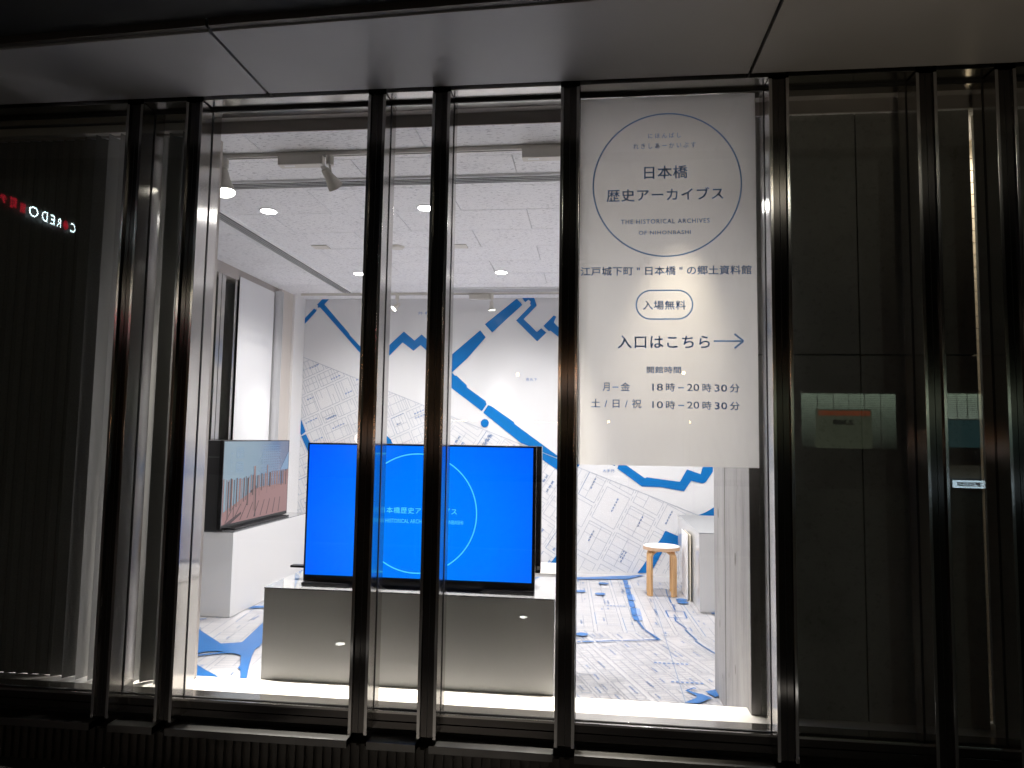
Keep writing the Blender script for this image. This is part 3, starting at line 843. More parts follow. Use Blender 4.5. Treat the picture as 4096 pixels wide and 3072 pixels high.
# ------------------------------------------------------------ screens
def screen_mat():
    m = bpy.data.materials.new('blue_screen'); m.use_nodes = True
    b = bsdf(m)
    b.inputs['Base Color'].default_value = (0.005, 0.005, 0.006, 1)
    b.inputs['Roughness'].default_value = 0.12
    v = N(m, 'ShaderNodeNewGeometry')
    sub = N(m, 'ShaderNodeVectorMath', operation='SUBTRACT'); sub.inputs[1].default_value = (-0.80, 3.46, 0.93)
    L(m, v.outputs['Position'], sub.inputs[0])
    ln = N(m, 'ShaderNodeVectorMath', operation='LENGTH'); L(m, sub.outputs[0], ln.inputs[0])
    c = ramp(m, ln.outputs['Value'], [(0.0, (0.0, 0.215, 1.0)), (0.33, (0.0, 0.19, 1.0)), (0.75, (0.0, 0.105, 1.0))])
    L(m, c, b.inputs['Emission Color']); b.inputs['Emission Strength'].default_value = 0.98
    return m
M['screen_blue'] = screen_mat()
M['cyan'] = emis('cyan_screen_print', (0.09, 0.72, 0.95), 0.85)
tv = empty('television', (-0.85, 3.5, 0.66), 'wide television showing a bright blue screen with cyan ring and lettering', 'television')
yf = 3.466
bz = MB()
X0, X1, Z0, Z1 = -1.452, -0.262, 0.678, 1.384
bz.box(X0, X1, yf + 0.002, yf + 0.03, Z0, Z0 + 0.033); bz.box(X0, X1, yf + 0.002, yf + 0.03, Z1 - 0.008, Z1)
bz.box(X0, X0 + 0.008, yf + 0.002, yf + 0.03, Z0 + 0.033, Z1 - 0.008); bz.box(X1 - 0.016, X1, yf + 0.002, yf + 0.03, Z0 + 0.033, Z1 - 0.008)
scr = bx('screen', X0 + 0.008, X1 - 0.016, yf + 0.005, yf + 0.026, Z0 + 0.033, Z1 - 0.008, M['screen_blue'])
ptv = lambda u, w: (u, yf + 0.0035, w)
scale_ = yf / 3.46
adopt(tv, bz.build('bezel', M['tv']), scr, bx('back_shell', X0 + 0.01, X1 - 0.004, yf + 0.0305, yf + 0.05, Z0 + 0.01, Z1 - 0.004, M['tv_matte'], 0.003))
adopt(tv, ring(-0.864, 1.037, 0.308, 0.302, 0.0055, ptv, M['cyan'], 'screen_ring', 128),
      lettering('日本橋歴史アーカイブス', -1.056, -0.660, 1.034, 1.066, ptv, M['cyan'], 0.004, 1.15, 'screen_lettering'),
      lettering('THE HISTORICAL ARCHIVES OF NIHONBASHI', -1.075, -0.627, 0.986, 1.006, ptv, M['cyan'], 0.0, 1.02, 'screen_lettering'))
# feet
adopt(tv, bx('stand_bar', -0.52, -0.262, 3.44, 3.50, 0.6585, 0.676, M['tv'], 0.002), bx('stand_bar', -1.45, -1.2, 3.44, 3.50, 0.6585, 0.676, M['tv'], 0.002))
tvb = empty('television', (-0.85, 3.66, 0.66), 'second black television mounted back to back behind the blue screen', 'television')
adopt(tvb, bx('back_shell', -1.43, -0.243, 3.60, 3.66, 0.735, 1.384, M['tv'], 0.004),
      bx('stand_bar', -1.575, -1.30, 3.585, 3.63, 0.720, 0.732, M['tv'], 0.002), bx('foot', -1.42, -1.36, 3.59, 3.67, 0.6585, 0.722, M['tv'], 0.002), bx('foot', -0.42, -0.36, 3.59, 3.67, 0.6585, 0.736, M['tv'], 0.002),
      bx('port_plate', -0.262, -0.247, 3.596, 3.5995, 0.752, 0.770, M['port'], 0.001),
      bx('base_filler', -1.40, -0.275, 3.505, 3.59, 0.6585, 0.705, M['tv'], 0.002))  # black base body added to close the gap under the screen

# angled television on the left cabinet (screen faces the room, +x)
t1 = empty('television', (-2.95, 5.8, 0.66), 'television on the left cabinet showing a wooden bridge and plan drawing', 'television')
XS = -2.862
ya, yb_, za, zb = 5.185, 6.385, 0.672, 1.368
m = mat('picture_sky', (0.01, 0.01, 0.01), 0.1)
pos = N(m, 'ShaderNodeNewGeometry'); sep = N(m, 'ShaderNodeSeparateXYZ'); L(m, pos.outputs['Position'], sep.inputs[0])
mr = N(m, 'ShaderNodeMapRange'); mr.inputs['From Min'].default_value = ya; mr.inputs['From Max'].default_value = yb_
L(m, sep.outputs['Y'], mr.inputs['Value'])
c = ramp(m, mr.outputs[0], [(0.0, (0.40, 0.55, 0.68)), (0.45, (0.34, 0.50, 0.66)), (0.8, (0.29, 0.36, 0.56)), (1.0, (0.23, 0.27, 0.45))])
L(m, c, bsdf(m).inputs['Emission Color']); bsdf(m).inputs['Emission Strength'].default_value = 0.52
adopt(t1, bx('screen', XS - 0.01, XS - 0.001, ya + 0.01, yb_ - 0.01, za + 0.03, zb - 0.008, m))
b = MB(); b.box(XS - 0.03, XS, ya, yb_, za, za + 0.03); b.box(XS - 0.03, XS, ya, yb_, zb - 0.008, zb); b.box(XS - 0.03, XS, ya, ya + 0.01, za + 0.03, zb - 0.008); b.box(XS - 0.03, XS, yb_ - 0.01, yb_, za + 0.03, zb - 0.008)
adopt(t1, b.build('bezel', M['tv']), bx('back_shell', -3.24, XS - 0.031, 5.195, 6.37, 0.66, 1.366, M['tv_matte'], 0.003),
      bx('shell_seam', -3.22, -2.90, 5.1925, 5.1965, 1.235, 1.238, M['port']), bx('foot', -2.90, -2.80, 5.3, 6.3, 0.6585, 0.671, M['tv'], 0.002))
ps_ = lambda u, w: (XS + 0.0015, ya + 0.01 + u * (yb_ - ya - 0.02), za + 0.03 + w * (zb - za - 0.038))
E1 = emis('picture_bridge_deck', (0.36, 0.20, 0.20), 0.6); E2 = emis('picture_bridge_dark', (0.05, 0.03, 0.035), 0.8)
E3 = emis('picture_post_brown', (0.24, 0.14, 0.135), 0.75); E4 = emis('picture_plan_ink', (0.17, 0.27, 0.42), 0.8); E5 = emis('picture_pale', (0.62, 0.55, 0.55), 0.75)
def pic(pts, m_, name='picture_shape', d=0.0):
    return mesh_obj(name, [(ps_(*p)[0] + d, ps_(*p)[1], ps_(*p)[2]) for p in pts], [tuple(range(len(pts)))], m_)
adopt(t1, pic([(0, 0.0), (1, 0.0), (1, 0.60), (0.93, 0.57), (0.93, 0.40), (0.55, 0.40), (0.45, 0.38), (0, 0.14)], E1),
      pic([(0.86, .60), (1, .85), (1, .60)], E4, d=.0003), pic([(0.38, .36), (.46, .41), (.46, .38), (.39, .33)], E2, d=.001), pic([(0.02, 0), (0.26, .12), (.26, .09), (.12, 0)], E2, d=.001))
pm = {0: MB(), 1: MB(), 2: MB()}
rr_ = random.Random(5)
def pq(k, u0, w0, u1, w1, d=0.0008):
    a_, b_, c_, d_ = [ps_(*p) for p in ((u0, w0), (u1, w0), (u1, w1), (u0, w1))]
    pm[k].quad(*[(q[0] + d, q[1], q[2]) for q in (a_, b_, c_, d_)])
u = 0.0
while u < 0.98:                                   # railings and posts
    thick = rr_.uniform(0.008, 0.02)
    lo = 0.10 + u * 0.5 if u < .45 else 0.38
    top = 0.53 + 0.06 * u
    if rr_.random() < .45: lo -= .14 * rr_.random()
    pq(0 if rr_.random() < .6 else 1, u, max(lo, .02), u + thick, top + rr_.uniform(-.02, .02))
    if rr_.random() < .5: pq(1, u + thick, max(lo, .02), u + thick * 1.6, top)
    u += thick * 2.2 + rr_.uniform(.0, .012)
pq(1, .425, .1, .45, .68, .0012); pq(1, .63, .3, .645, .68, .0012); pq(0, .455, .02, .47, .42, .0012)
for k in range(9):                                # deck joints
    u = .04 + k * .1
    a_, b_, c_, d_ = [ps_(*p) for p in ((u, .02), (u + .012, .02), (u + .13 - k * .012, .22), (u + .12 - k * .012, .22))]
    pm[0].quad(*[(q[0] + .0006, q[1], q[2]) for q in (a_, b_, c_, d_)])
adopt(t1, pm[0].build('picture_posts', E2), pm[1].build('picture_posts', E3))
pl_ = MB()
def ln(u0, w0, u1, w1, wd=.0032):
    a_, b_ = Vector(ps_(u0, w0)), Vector(ps_(u1, w1)); d_ = (b_ - a_)
    if d_.length < 1e-6: return
    nn = Vector((0, -d_.z, d_.y)).normalized() * wd / 2
    o_ = Vector((.0006, 0, 0))
    pl_.quad(tuple(a_ + nn + o_), tuple(a_ - nn + o_), tuple(b_ - nn + o_), tuple(b_ + nn + o_))
for k in range(9): ln(.56 + k * .032, .45, .56 + k * .032, .95 - .05 * abs(k - 4) / 4)
for k in range(14): ln(.56 - .015 * (k % 3), .5 + k * .034, .82 + .012 * (k % 4), .5 + k * .034)
ln(.5, .62, .62, .50); ln(.62, .5, .74, .68); ln(.74, .68, .86, .5); ln(.5, .72, .58, .86); ln(.88, .72, .80, .86)
for z0 in (.80, .62, .42):
    for q in range(5): ln(.17, z0 + q * .03, .26, z0 + q * .03)
    ln(.17, z0, .17, z0 + .12); ln(.26, z0, .26, z0 + .12); ln(.215, z0, .215, z0 + .12)
for q in range(16): ln(.09, .35 + q * .036, .10 + .01 * (q % 3), .35 + q * .036)
adopt(t1, pl_.build('picture_plan', E4))

# ------------------------------------------------------------ ceiling fittings
def diffuser(loc, length, rz, label):
    r = empty('air_diffuser', (0, 0, 0), label, 'air vent', 'slot air diffusers in the ceiling')
    ps = [bx('frame', 0, length, 0, 0.008, -0.004, 0.012, M['trim_white']), bx('frame', 0, length, 0.097, 0.105, -0.004, 0.012, M['trim_white'])]
    ps.append(bx('slot_back', 0, length, 0.0085, 0.0965, 0.0, 0.006, M['slot']))
    for k in range(3):
        ps.append(bx('vane', 0, length, 0.0275 + k * 0.0235, 0.0325 + k * 0.0235, -0.0045, -0.001, M['trim_white']))
    for p in ps: p.parent = r
    r.location = loc; r.rotation_euler = (0, 0, rz)
    return r
diffuser((-3.25, 3.905, CE - 0.0125), 6.6, 0, 'slotted air diffuser crossing the ceiling parallel to the window')
diffuser((-2.545, 4.12, CE - 0.0125), 2.98, R(90), 'slotted air diffuser running from the window towards the map wall')
rc = empty('curtain_recess', (0, 7.05, CE), 'long grey metal recess strip across the ceiling near the map wall', 'ceiling strip')
adopt(rc, bx('strip', -1.60, 3.5, 6.955, 7.135, CE - 0.010, CE - 0.003, M['trim_grey']), bx('edge', -1.60, 3.5, 6.945, 6.9545, CE - 0.014, CE - 0.003, M['trim_white']), bx('edge', -1.60, 3.5, 7.1355, 7.146, CE - 0.014, CE - 0.003, M['trim_white']))

def downlight(x, y, label, on=True, power=170):
    r = empty('downlight', (x, y, CE), label, 'downlight', 'round ceiling downlights')
    rim = MB().tube((x, y, CE - 0.007), (x, y, CE - 0.003), 0.062, 0.066, n=32).build('rim', M['trim_white'])
    face = MB().tube((x, y, CE - 0.0085), (x, y, CE - 0.0075), 0.052, n=32).build('lamp_face', M['lamp_down'])
    adopt(r, rim, face)
    ld = bpy.data.lights.new('downlight_beam', 'SPOT'); ld.energy = power; ld.spot_size = R(152); ld.spot_blend = 0.8
    ld.shadow_soft_size = 0.05; ld.color = (1.0, 0.945, 0.93)
    lo = bpy.data.objects.new('lamp_beam', ld); COL.objects.link(lo); lo.location = (x, y, CE - 0.015)
    adopt(r, lo)
DL = [(-2.215, 4.455, 'downlight at left nearest the window'), (-1.105, 4.46, 'downlight half hidden by the middle mullion, near row'), (-2.185, 6.28, 'downlight at left in the far row by the map wall'),
      (-0.825, 6.29, 'downlight right of centre in the far row by the map wall'), (0.30, 4.46, 'downlight above the window banner'), (0.53, 6.29, 'downlight above the birch stool'), (2.0, 6.29, 'downlight beyond the concrete pier')]
for x, y, l_ in DL:
    downlight(x, y, 'lit round ceiling ' + l_)

def spot_track(y, x0, x1, label):
    r = empty('lighting_track', (x0, y, CE), label, 'light track', 'ivory lighting tracks')
    adopt(r, bx('rail', x0, x1, y, y + 0.030, CE - 0.024, CE - 0.0015, M['fixture'], 0.002), bx('rail_slot', x0 + 0.3, x1 - 0.1, y + 0.010, y + 0.020, CE - 0.0248, CE - 0.0235, M['slot']))
spot_track(3.51, -3.2, 0.70, 'ivory lighting track along the ceiling close to the window')
spot_track(7.17, -3.15, 3.4, 'ivory lighting track along the ceiling beside the map wall')

def spot(x, y, aim, label, on, box=None, power=0, size=24, blend=0.6, head_s=1.0, col=(1, 0.9, 0.78)):
    """track head: adapter, arm, finned head; aim = point it looks at"""
    r = empty('track_spotlight', (x, y, CE), label, 'spotlight', 'ivory track spotlights')
    top = CE - 0.025
    ps = []
    if box:
        ps.append(bx('driver_box', box[0], box[1], y - 0.012, y + 0.042, top - 0.052, top, M['fixture'], 0.004))
        ps.append(bx('driver_label', box[0] + 0.03, box[0] + 0.09, y + 0.0, y + 0.02, top - 0.0528, top - 0.0515, M['board']))
    ps.append(MB().tube((x, y + 0.015, top), (x, y + 0.015, top - 0.05), 0.021, n=20).build('adapter', M['fixture'], smooth=False))
    hp = Vector((x, y + 0.015, top - 0.115))
    d = (Vector(aim) - hp).normalized()
    side = d.cross(Vector((0, 0, 1))).normalized()
    ps.append(MB().tube((x, y + 0.015, top - 0.05), tuple(hp + side * 0.022 - d * 0.01), 0.006, n=10).build('arm', M['fixture']))
    s = head_s
    a0 = hp - d * 0.045 * s; a1 = hp + d * 0.01 * s; a2 = hp + d * 0.065 * s
    ps.append(MB().tube(a0, a1, 0.021 * s, 0.028 * s, n=28).build('head_back', M['fixture']))
    ps.append(MB().tube(a1, a2, 0.030 * s, 0.043 * s, n=28).build('head_shade', M['fixture']))
    if on:
        ps.append(MB().tube(a2, a2 + d * 0.003, 0.040 * s, n=28).build('lamp_face', M['lamp_on']))
    else:
        ps.append(MB().tube(a2, a2 + d * 0.002, 0.038 * s, n=28).build('lamp_face', M['trim_grey']))
    for k in range(5):
        q = side * (-0.016 + k * 0.008) * s
        ps.append(MB().tube(a0 - d * 0.02 * s + q, a0 + q, 0.0025 * s, n=6).build('cooling_fin', M['fixture']))
    adopt(r, *ps)
    if power:
        ld = bpy.data.lights.new('spot_beam', 'SPOT'); ld.energy = power; ld.spot_size = R(size); ld.spot_blend = blend; ld.shadow_soft_size = 0.03; ld.color = col
        lo = bpy.data.objects.new('lamp_beam', ld); COL.objects.link(lo)
        lo.location = a2 + d * 0.006
        lo.rotation_euler = d.to_track_quat('-Z', 'Y').to_euler()
        adopt(r, lo)
SPOTS = [
 (-2.02, 3.51, (-1.45, 3.2, 0.2), 'lit track spotlight nearest the left frame, glowing face down', True, (-2.35, -2.10), 900, 62, 0.8, 1.25, (1, 0.92, 0.84)),
 (-1.415, 3.51, (-0.6, 5.2, 1.2), 'unlit-looking track spotlight hanging from a long driver box near the left window', False, (-1.70, -1.45), 0, 30, 0.6, 1.0, (1, 1, 1)),
 (-0.10, 3.51, (-0.78, 3.27, 0.2), 'track spotlight behind the central mullion aimed at the sill', True, (-0.36, -0.15), 900, 54, 0.8, 1.0, (1, 0.91, 0.83)),
 (0.20, 3.51, (0.28, 3.45, 0.2), 'unseen track spotlight added behind the window banner to warm sill and soffit', True, None, 560, 26, 0.9, 1.0, (1, 0.88, 0.72)),  # added hidden lamp; its bounce off the sill warms the soffit
 (0.46, 3.51, (0.37, 3.15, 1.85), 'first track spotlight hidden behind the window banner', True, (0.58, 0.70), 66, 38, 1.0, 1.0, (1, 0.86, 0.68)),
 (-1.04, 7.17, (-0.90, 7.5, 1.15), 'small track spotlight washing the map wall, hanging beside its box', True, (-1.28, -1.06), 34, 32, 0.9, 0.8, (1, 0.93, 0.95)),
 (-1.68, 7.17, (-1.72, 7.5, 1.15), 'tilted track spotlight against the map wall behind the narrow window', True, (-1.62, -1.5), 34, 32, 0.9, 0.95, (1, 0.93, 0.93)),
 (-2.07, 7.17, (-3.28, 6.45, 1.45), 'track spotlight half hidden by the left mullion, aimed at the side banner', True, None, 80, 26, 0.9, 0.8, (1, 0.95, 0.93)),
]
for s_ in SPOTS:
    spot(s_[0], s_[1], s_[2], s_[3], s_[4], s_[5], s_[6], s_[7], s_[8], s_[9], s_[10])
for i, (x, y) in enumerate(((-2.20, 5.36), (-1.055, 5.40))):
    o = MB().box(x - 0.065, x + 0.065, y - 0.05, y + 0.05, CE - 0.009, CE - 0.002).build('ceiling_hatch', M['fixture'], None, 0.002)
    tag(o, 'small ivory rectangular ceiling plate ' + ('in the left window view' if i == 0 else 'right of the second mullion'), 'ceiling plate', 'ivory ceiling plates')
sd = MB().tube((-1.563, 5.385, CE - 0.004), (-1.563, 5.385, CE - 0.02), 0.06, 0.045, n=32).build('smoke_detector', M['fixture'])
tag(sd, 'round ivory smoke detector on the ceiling between two ivory plates', 'detector')

# ------------------------------------------------------------ vertical blinds behind the left dark panes
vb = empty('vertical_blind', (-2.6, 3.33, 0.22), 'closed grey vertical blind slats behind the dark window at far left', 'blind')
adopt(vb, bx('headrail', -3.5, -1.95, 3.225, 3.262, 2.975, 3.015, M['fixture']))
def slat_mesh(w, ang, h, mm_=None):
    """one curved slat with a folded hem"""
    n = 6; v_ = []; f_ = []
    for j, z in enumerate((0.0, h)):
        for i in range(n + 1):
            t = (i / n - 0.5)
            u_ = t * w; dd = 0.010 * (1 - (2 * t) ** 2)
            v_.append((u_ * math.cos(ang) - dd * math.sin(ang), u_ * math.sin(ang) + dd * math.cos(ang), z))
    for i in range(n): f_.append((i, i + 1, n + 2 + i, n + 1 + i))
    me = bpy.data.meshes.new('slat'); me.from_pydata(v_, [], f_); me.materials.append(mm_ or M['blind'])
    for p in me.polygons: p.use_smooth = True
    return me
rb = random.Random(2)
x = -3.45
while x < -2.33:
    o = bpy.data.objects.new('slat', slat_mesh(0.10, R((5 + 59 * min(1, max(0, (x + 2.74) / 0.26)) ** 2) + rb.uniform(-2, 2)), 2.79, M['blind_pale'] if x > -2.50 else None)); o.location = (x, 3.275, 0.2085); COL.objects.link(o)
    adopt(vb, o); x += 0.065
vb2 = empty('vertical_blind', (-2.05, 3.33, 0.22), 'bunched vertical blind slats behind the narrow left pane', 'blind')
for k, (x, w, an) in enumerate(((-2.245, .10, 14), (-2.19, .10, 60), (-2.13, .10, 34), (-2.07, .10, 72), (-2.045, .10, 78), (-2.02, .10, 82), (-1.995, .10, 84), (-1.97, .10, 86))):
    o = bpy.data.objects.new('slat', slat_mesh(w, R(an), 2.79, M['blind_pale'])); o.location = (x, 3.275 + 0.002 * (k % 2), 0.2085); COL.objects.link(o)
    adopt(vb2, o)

# dark lining so the blind hides an unlit strip, plus the white partition beside window one
structure(bx('window_partition', -1.955, -1.940, 3.207, 3.36, 0.207, 3.03, M['taupe']))

# unseen lamp added to light the slit beside the pier
ld = bpy.data.lights.new('slit_fill_lamp', 'AREA'); ld.energy = 6; ld.size = 0.12; ld.color = (1, 0.93, 0.82)
lo = bpy.data.objects.new('slit_fill_light', ld); COL.objects.link(lo); lo.location = (2.1, 3.50, 2.9)
cl = empty('slit_fill_lamp', (2.1, 3.50, 2.93), 'unseen lamp added to light the tiled strip beyond the concrete pier', 'lamp')
adopt(cl, lo, bx('fill_lamp_housing', 2.0, 2.2, 3.44, 3.56, 2.93, 2.96, M['trim_white']))

# ------------------------------------------------------------ street behind the camera (seen mirrored in the glass)
structure(bx('pavement', -40, 40, -3.2, 3.09, -0.25, -0.10, mat('grey_paving', (0.10, 0.095, 0.09), 0.5)))
structure(bx('kerb', -40, 40, -3.38, -3.2, -0.25, -0.10, mat('granite_kerb', (0.25, 0.25, 0.24), 0.6)))
structure(bx('road', -40, 40, -20, -3.38, -0.30, -0.23, mat('asphalt', (0.045, 0.045, 0.047), 0.55)))
K = 1.967                                         # distances from the eye, about twice the measured virtual ones
def far(p):                                       # helper: scale a point measured on a nearer reflected plane
    return (p[0] * K, 0, EYE + (p[1] - EYE) * K)
YF = 6.25 - 15.25 * K                            # -23.75
dk = mat('dark_office_cladding', (0.045, 0.042, 0.04), 0.5)
ob = empty('office_building', (8, YF, 0), 'dark office block across the street with lit blinds, seen only mirrored in the panes', 'building')
adopt(ob, bx('office_front', -6, 40, YF - 2, YF - 0.3, -0.2, 14, dk))
def office_window(x0, x1, z0, z1, top, bot, dim):
    m = mat('window_blind_glow', (0.02, 0.02, 0.02), 0.5)
    g_ = N(m, 'ShaderNodeNewGeometry'); s_ = N(m, 'ShaderNodeSeparateXYZ'); L(m, g_.outputs['Position'], s_.inputs[0])
    r_ = N(m, 'ShaderNodeMapRange'); r_.inputs['From Min'].default_value = z0; r_.inputs['From Max'].default_value = z1; L(m, s_.outputs['Z'], r_.inputs['Value'])
    L(m, ramp(m, r_.outputs[0], [(0, bot), (0.55, tuple((a_ + b_) / 2.6 for a_, b_ in zip(top, bot))), (1, top)]), bsdf(m).inputs['Emission Color'])
    bsdf(m).inputs['Emission Strength'].default_value = dim
    f_ = bx('window', x0, x1, YF - 0.28, YF - 0.25, z0, z1, m)
    adopt(ob, f_)
    n_ = int((z1 - z0) / 0.075)
    b_ = MB()
    for k_ in range(n_):
        z = z0 + (k_ + .5) * (z1 - z0) / n_
        b_.box(x0, x1, YF - 0.249, YF - 0.20, z - 0.009, z + 0.009)
    for k_ in range(1, 6):
        xx = x0 + (x1 - x0) * k_ / 6
        b_.box(xx - .012, xx + .012, YF - 0.19, YF - 0.18, z0, z1)
    o_ = b_.build('blind_slats', mat('blind_slat', (0.05, 0.06, 0.05), 0.6)); o_.parent = f_
    return f_
a_ = far((4.52, 2.47)); b_ = far((6.43, 1.32))
office_window(a_[0], b_[0], b_[2], a_[2], (0.62, 0.80, 0.58), (0.03, 0.04, 0.03), 1.9)
a_ = far((7.42, 2.49)); b_ = far((8.65, 1.96))
office_window(a_[0], b_[0], b_[2], a_[2], (0.62, 0.80, 0.58), (0.5, 0.62, 0.5), 2.6)
a_ = far((7.42, 1.94)); b_ = far((8.65, 1.37))
adopt(ob, bx('teal_panel', a_[0], b_[0], YF - 0.28, YF - 0.2, b_[2], a_[2], emis('teal_glow', (0.10, 0.26, 0.27), 0.75)))
a_ = far((7.42, 1.0)); b_ = far((8.65, 0.74))
office_window(a_[0], b_[0], b_[2], a_[2], (0.3, 0.28, 0.2), (0.5, 0.48, 0.35), 0.6)
# poster board with orange head
a_ = far((4.77, 2.13)); b_ = far((5.89, 1.31))
sg = empty('poster_board', (a_[0], YF, 0), 'dark poster board with orange heading on the office block opposite', 'sign')
pr = lambda u, w: (u, YF + 0.03, w)
adopt(sg, bx('board', a_[0], b_[0], YF - 0.1, YF, b_[2], a_[2], emis('board_olive', (0.20, 0.24, 0.15), 1.0)),
      bx('heading', a_[0] + .1, b_[0] - .05, YF + 0.002, YF + 0.012, a_[2] - 0.26, a_[2] - 0.05, emis('heading_orange', (0.75, 0.17, 0.06), 0.9)))
x_a, x_b = far((5.53, 0))[0], far((5.23, 0))[0]
pm_ = lambda u, w: (x_a + x_b - u + 0.0, YF + 0.03, w)      # front of the board faces +y: reading order runs towards -x
z_a, z_b = far((0, 1.79))[2], far((0, 1.91))[2]
adopt(sg, lettering('2,500', x_b, x_a + .25, z_a, z_b, pm_, M['black'], 0.4))
# white bank sign
a_ = far((7.42, 0.70)); b_ = far((8.12, 0.55))
bs2 = empty('bank_sign', (a_[0], YF + 0.5, 0), 'small lit white sign with black writing mirrored in the narrow right pane', 'sign')
pm2 = lambda u, w: (a_[0] + b_[0] - u, YF + 0.33, w)
adopt(bs2, bx('sign_box', a_[0], b_[0], YF + 0.1, YF + 0.3, b_[2], a_[2], emis('sign_white', (0.62, 0.82, 0.95), 7.0)),
      lettering('八十二銀行東京営業部', a_[0] + 0.05, b_[0] - 0.05, b_[2] + 0.06, a_[2] - 0.05, pm2, M['black'], 0.2))

# sign on the side block (runs away from the shopfront), mirrored at far left
KX = 2.0
sb2 = empty('side_block', (-18, -10, 0), 'dark side block carrying the lit letter sign, seen mirrored in the far left pane', 'building')
adopt(sb2, bx('block_wall', -24, -18.1, -20, -3, -0.2, 14, dk))
ls = empty('letter_sign', (-18, -13, 8), 'lit white and red shop letters mirrored backwards in the far left pane', 'sign')
WH = emis('sign_letter_white', (0.75, 0.95, 1.0), 22.0); RD = emis('sign_letter_red', (0.9, 0.02, 0.05), 2.6)
def sx_(y, z):                                    # real point for one measured at x = -9
    return 6.25 - (6.25 - y) * KX, EYE + (z - EYE) * KX
pls = lambda u, w: (-18.0, u, w)
for ch, y0, y1, z0, z1, m_, of in (('C', -4.72, -4.60, 4.88, 5.04, WH, 0), ('O', -4.55, -4.43, 4.88, 5.04, RD, 0), ('R', -4.38, -4.29, 4.88, 5.03, WH, 0), ('E', -4.24, -4.15, 4.88, 5.04, WH, 0),
                          ('D', -4.085, -3.965, 4.88, 5.05, WH, 0), ('O', -3.89, -3.70, 4.88, 5.05, WH, 0), ('室', -3.64, -3.52, 4.88, 5.04, RD, .4), ('町', -3.46, -3.32, 4.89, 5.06, RD, .4), ('テ', -3.27, -3.14, 4.91, 5.04, RD, .4),
                          ('ラ', -3.08, -2.97, 4.91, 5.04, RD, .4), ('ス', -2.92, -2.80, 4.91, 5.04, RD, .4)):
    (ya_, za_), (yb2, zb2) = sx_(y0, z0), sx_(y1, z1)
    o_ = lettering(ch, ya_, yb2, za_, zb2, pls, m_, of)
    adopt(ls, o_)
yc, zc = sx_(-4.49, 4.96)
adopt(ls, disc(yc, zc, 0.09, 0.09, pls, RD, 'red_dot'))

# street lamps and small lights seen as glints
WARM = emis('warm_lamp_glass', (1.0, 0.62, 0.30), 60.0)
WARM2 = emis('warm_strip_glass', (1.0, 0.70, 0.42), 22.0)
def street_lantern(p, r, label, m_=WARM, pole=True):
    x, _, z = far(p)
    e = empty('street_lantern', (x, YF + 1.5, -0.23), label, 'street lamp', 'warm street lanterns')
    ps = [MB().tube((x, YF + 1.5, z - r), (x, YF + 1.5, z + r), r, r * 0.7, n=12).build('lantern_glass', m_), MB().tube((x, YF + 1.5, z + r * 1.02), (x, YF + 1.5, z + r * 1.5), r * 1.1, r * .3, n=12).build('lantern_cap', M['black'])]
    if pole: ps.append(MB().tube((x, YF + 1.5, -0.23), (x, YF + 1.5, z - r * 1.02), 0.05, 0.03, n=10).build('pole', M['black']))
    adopt(e, *ps)
street_lantern((0.40, 1.79), 0.04, 'small warm street lantern reflected low left in the banner window')
street_lantern((2.06, 1.80), 0.04, 'small warm street lantern reflected right in the banner window')
street_lantern((1.93, 2.81), 0.06, 'tall warm street lantern reflected beneath the hours heading')
street_lantern((-1.51, 2.76), 0.06, 'tall warm street lantern reflected beside the map wall label')
def light_strip(x0, x1, zc_, m_, label, h=0.012):
    a_ = far((x0, zc_)); b_ = far((x1, zc_))
    o_ = bx('light_strip', a_[0], b_[0], YF + 0.9, YF + 0.95, a_[2] - h, a_[2] + h, m_)
    tag(o_, label, 'light strip', 'lit strips across the street')
light_strip(-3.01, -2.63, 1.775, WARM2, 'warm shelf light strip across the street, left piece')
light_strip(-2.52, -2.42, 1.77, WARM2, 'short warm light strip across the street')
light_strip(-1.16, -0.95, 1.765, WARM2, 'warm light strip across the street, centre piece')
light_strip(-0.82, -0.66, 1.762, WARM2, 'warm light strip across the street, right piece')
light_strip(-3.06, -2.45, 0.11, emis('cool_strip_glass', (0.7, 0.9, 1.0), 16), 'long cool low light strip across the street', 0.03)

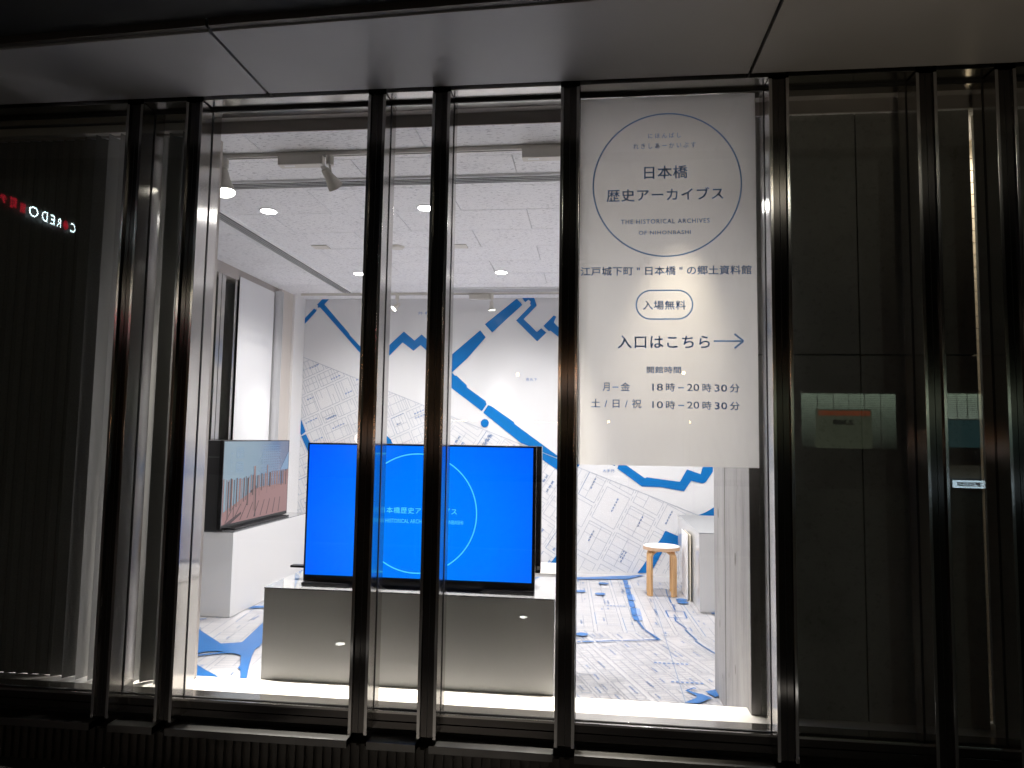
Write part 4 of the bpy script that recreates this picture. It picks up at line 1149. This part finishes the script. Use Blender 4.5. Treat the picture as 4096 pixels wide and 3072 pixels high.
# big lamps along the street: they light the dark facade faintly and draw glints on the steel
def street_lamp(x, y, z, power, col, label, e_=30, r=0.16):
    e = empty('street_lamp', (x, y, -0.1), label, 'street lamp', 'tall street lamps')
    gl_ = MB().tube((x, y, z), (x, y, z + 0.10), r, r * 0.8, n=16).build('lamp_glass', emis('street_lamp_glass', col, e_))
    adopt(e, gl_, MB().tube((x, y, z + 0.101), (x, y, z + 0.16), r * 1.15, r * .5, n=16).build('lamp_hood', M['black']), MB().tube((x, y - 0.3, -0.1), (x, y - 0.3, z + 0.12), 0.06, 0.04, n=10).build('pole', M['canopy_edge']))
    ld = bpy.data.lights.new('lamp', 'POINT'); ld.energy = power; ld.color = tuple(0.6 + 0.4 * c_ for c_ in col); ld.shadow_soft_size = 0.15
    lo = bpy.data.objects.new('lamp_beam', ld); COL.objects.link(lo); lo.location = (x, y, z - 0.2); adopt(e, lo)
street_lamp(4.05, -8.75, 6.75, 40, (1.0, 0.92, 0.62), 'tall yellowish street lamp to the right behind the viewer', 45, 0.10)
street_lamp(-9.45, -8.75, 4.55, 18, (1.0, 0.88, 0.62), 'street lamp to the left behind the viewer', 32, 0.09)
street_lamp(-0.50, -9.75, 2.86, 12, (1.0, 0.48, 0.20), 'low orange street lamp behind the viewer', 36, 0.09)
street_lamp(-5.40, -9.75, 1.55, 8, (1.0, 0.45, 0.18), 'lowest orange street lamp behind the viewer', 34, 0.08)
street_lamp(-11.72, -9.75, 4.2, 3, (1.0, 0.02, 0.08), 'red signal lamp far to the left behind the viewer', 22, 0.07)
# two pavement discs mirrored low in the panes; third added unseen to warm the soffit
for x, y, w_, pw, col in ((-1.796, 1.24, 'nearer the shopfront', 14, (1, 0.95, 0.88)), (-0.546, 0.26, 'further from the shopfront', 24, (1, 0.95, 0.88)), (1.27, 1.55, 'right of the viewer, added unseen to warm the soffit', 40, (1, 0.84, 0.62))):
    o_ = empty('ground_light', (x, y, -0.1), 'small round light let into the pavement ' + w_, 'ground light', 'pavement lights')
    adopt(o_, MB().tube((x, y, -0.0995), (x, y, -0.093), 0.032, n=24).build('lens', emis('ground_light_glass', (1.0, 0.97, 0.9), 14)),
          MB().tube((x, y, -0.0998), (x, y, -0.096), 0.055, n=24).build('rim', M['trim_grey']))
    ld = bpy.data.lights.new('uplight', 'SPOT'); ld.energy = pw; ld.color = col; ld.spot_size = R(56); ld.spot_blend = 1.0; ld.shadow_soft_size = 0.03  # upward beams added to brighten the canopy soffit
    lo = bpy.data.objects.new('lamp_beam', ld); COL.objects.link(lo); lo.location = (x, y, -0.085); lo.rotation_euler = (R(180 - 13), 0, 0); adopt(o_, lo)
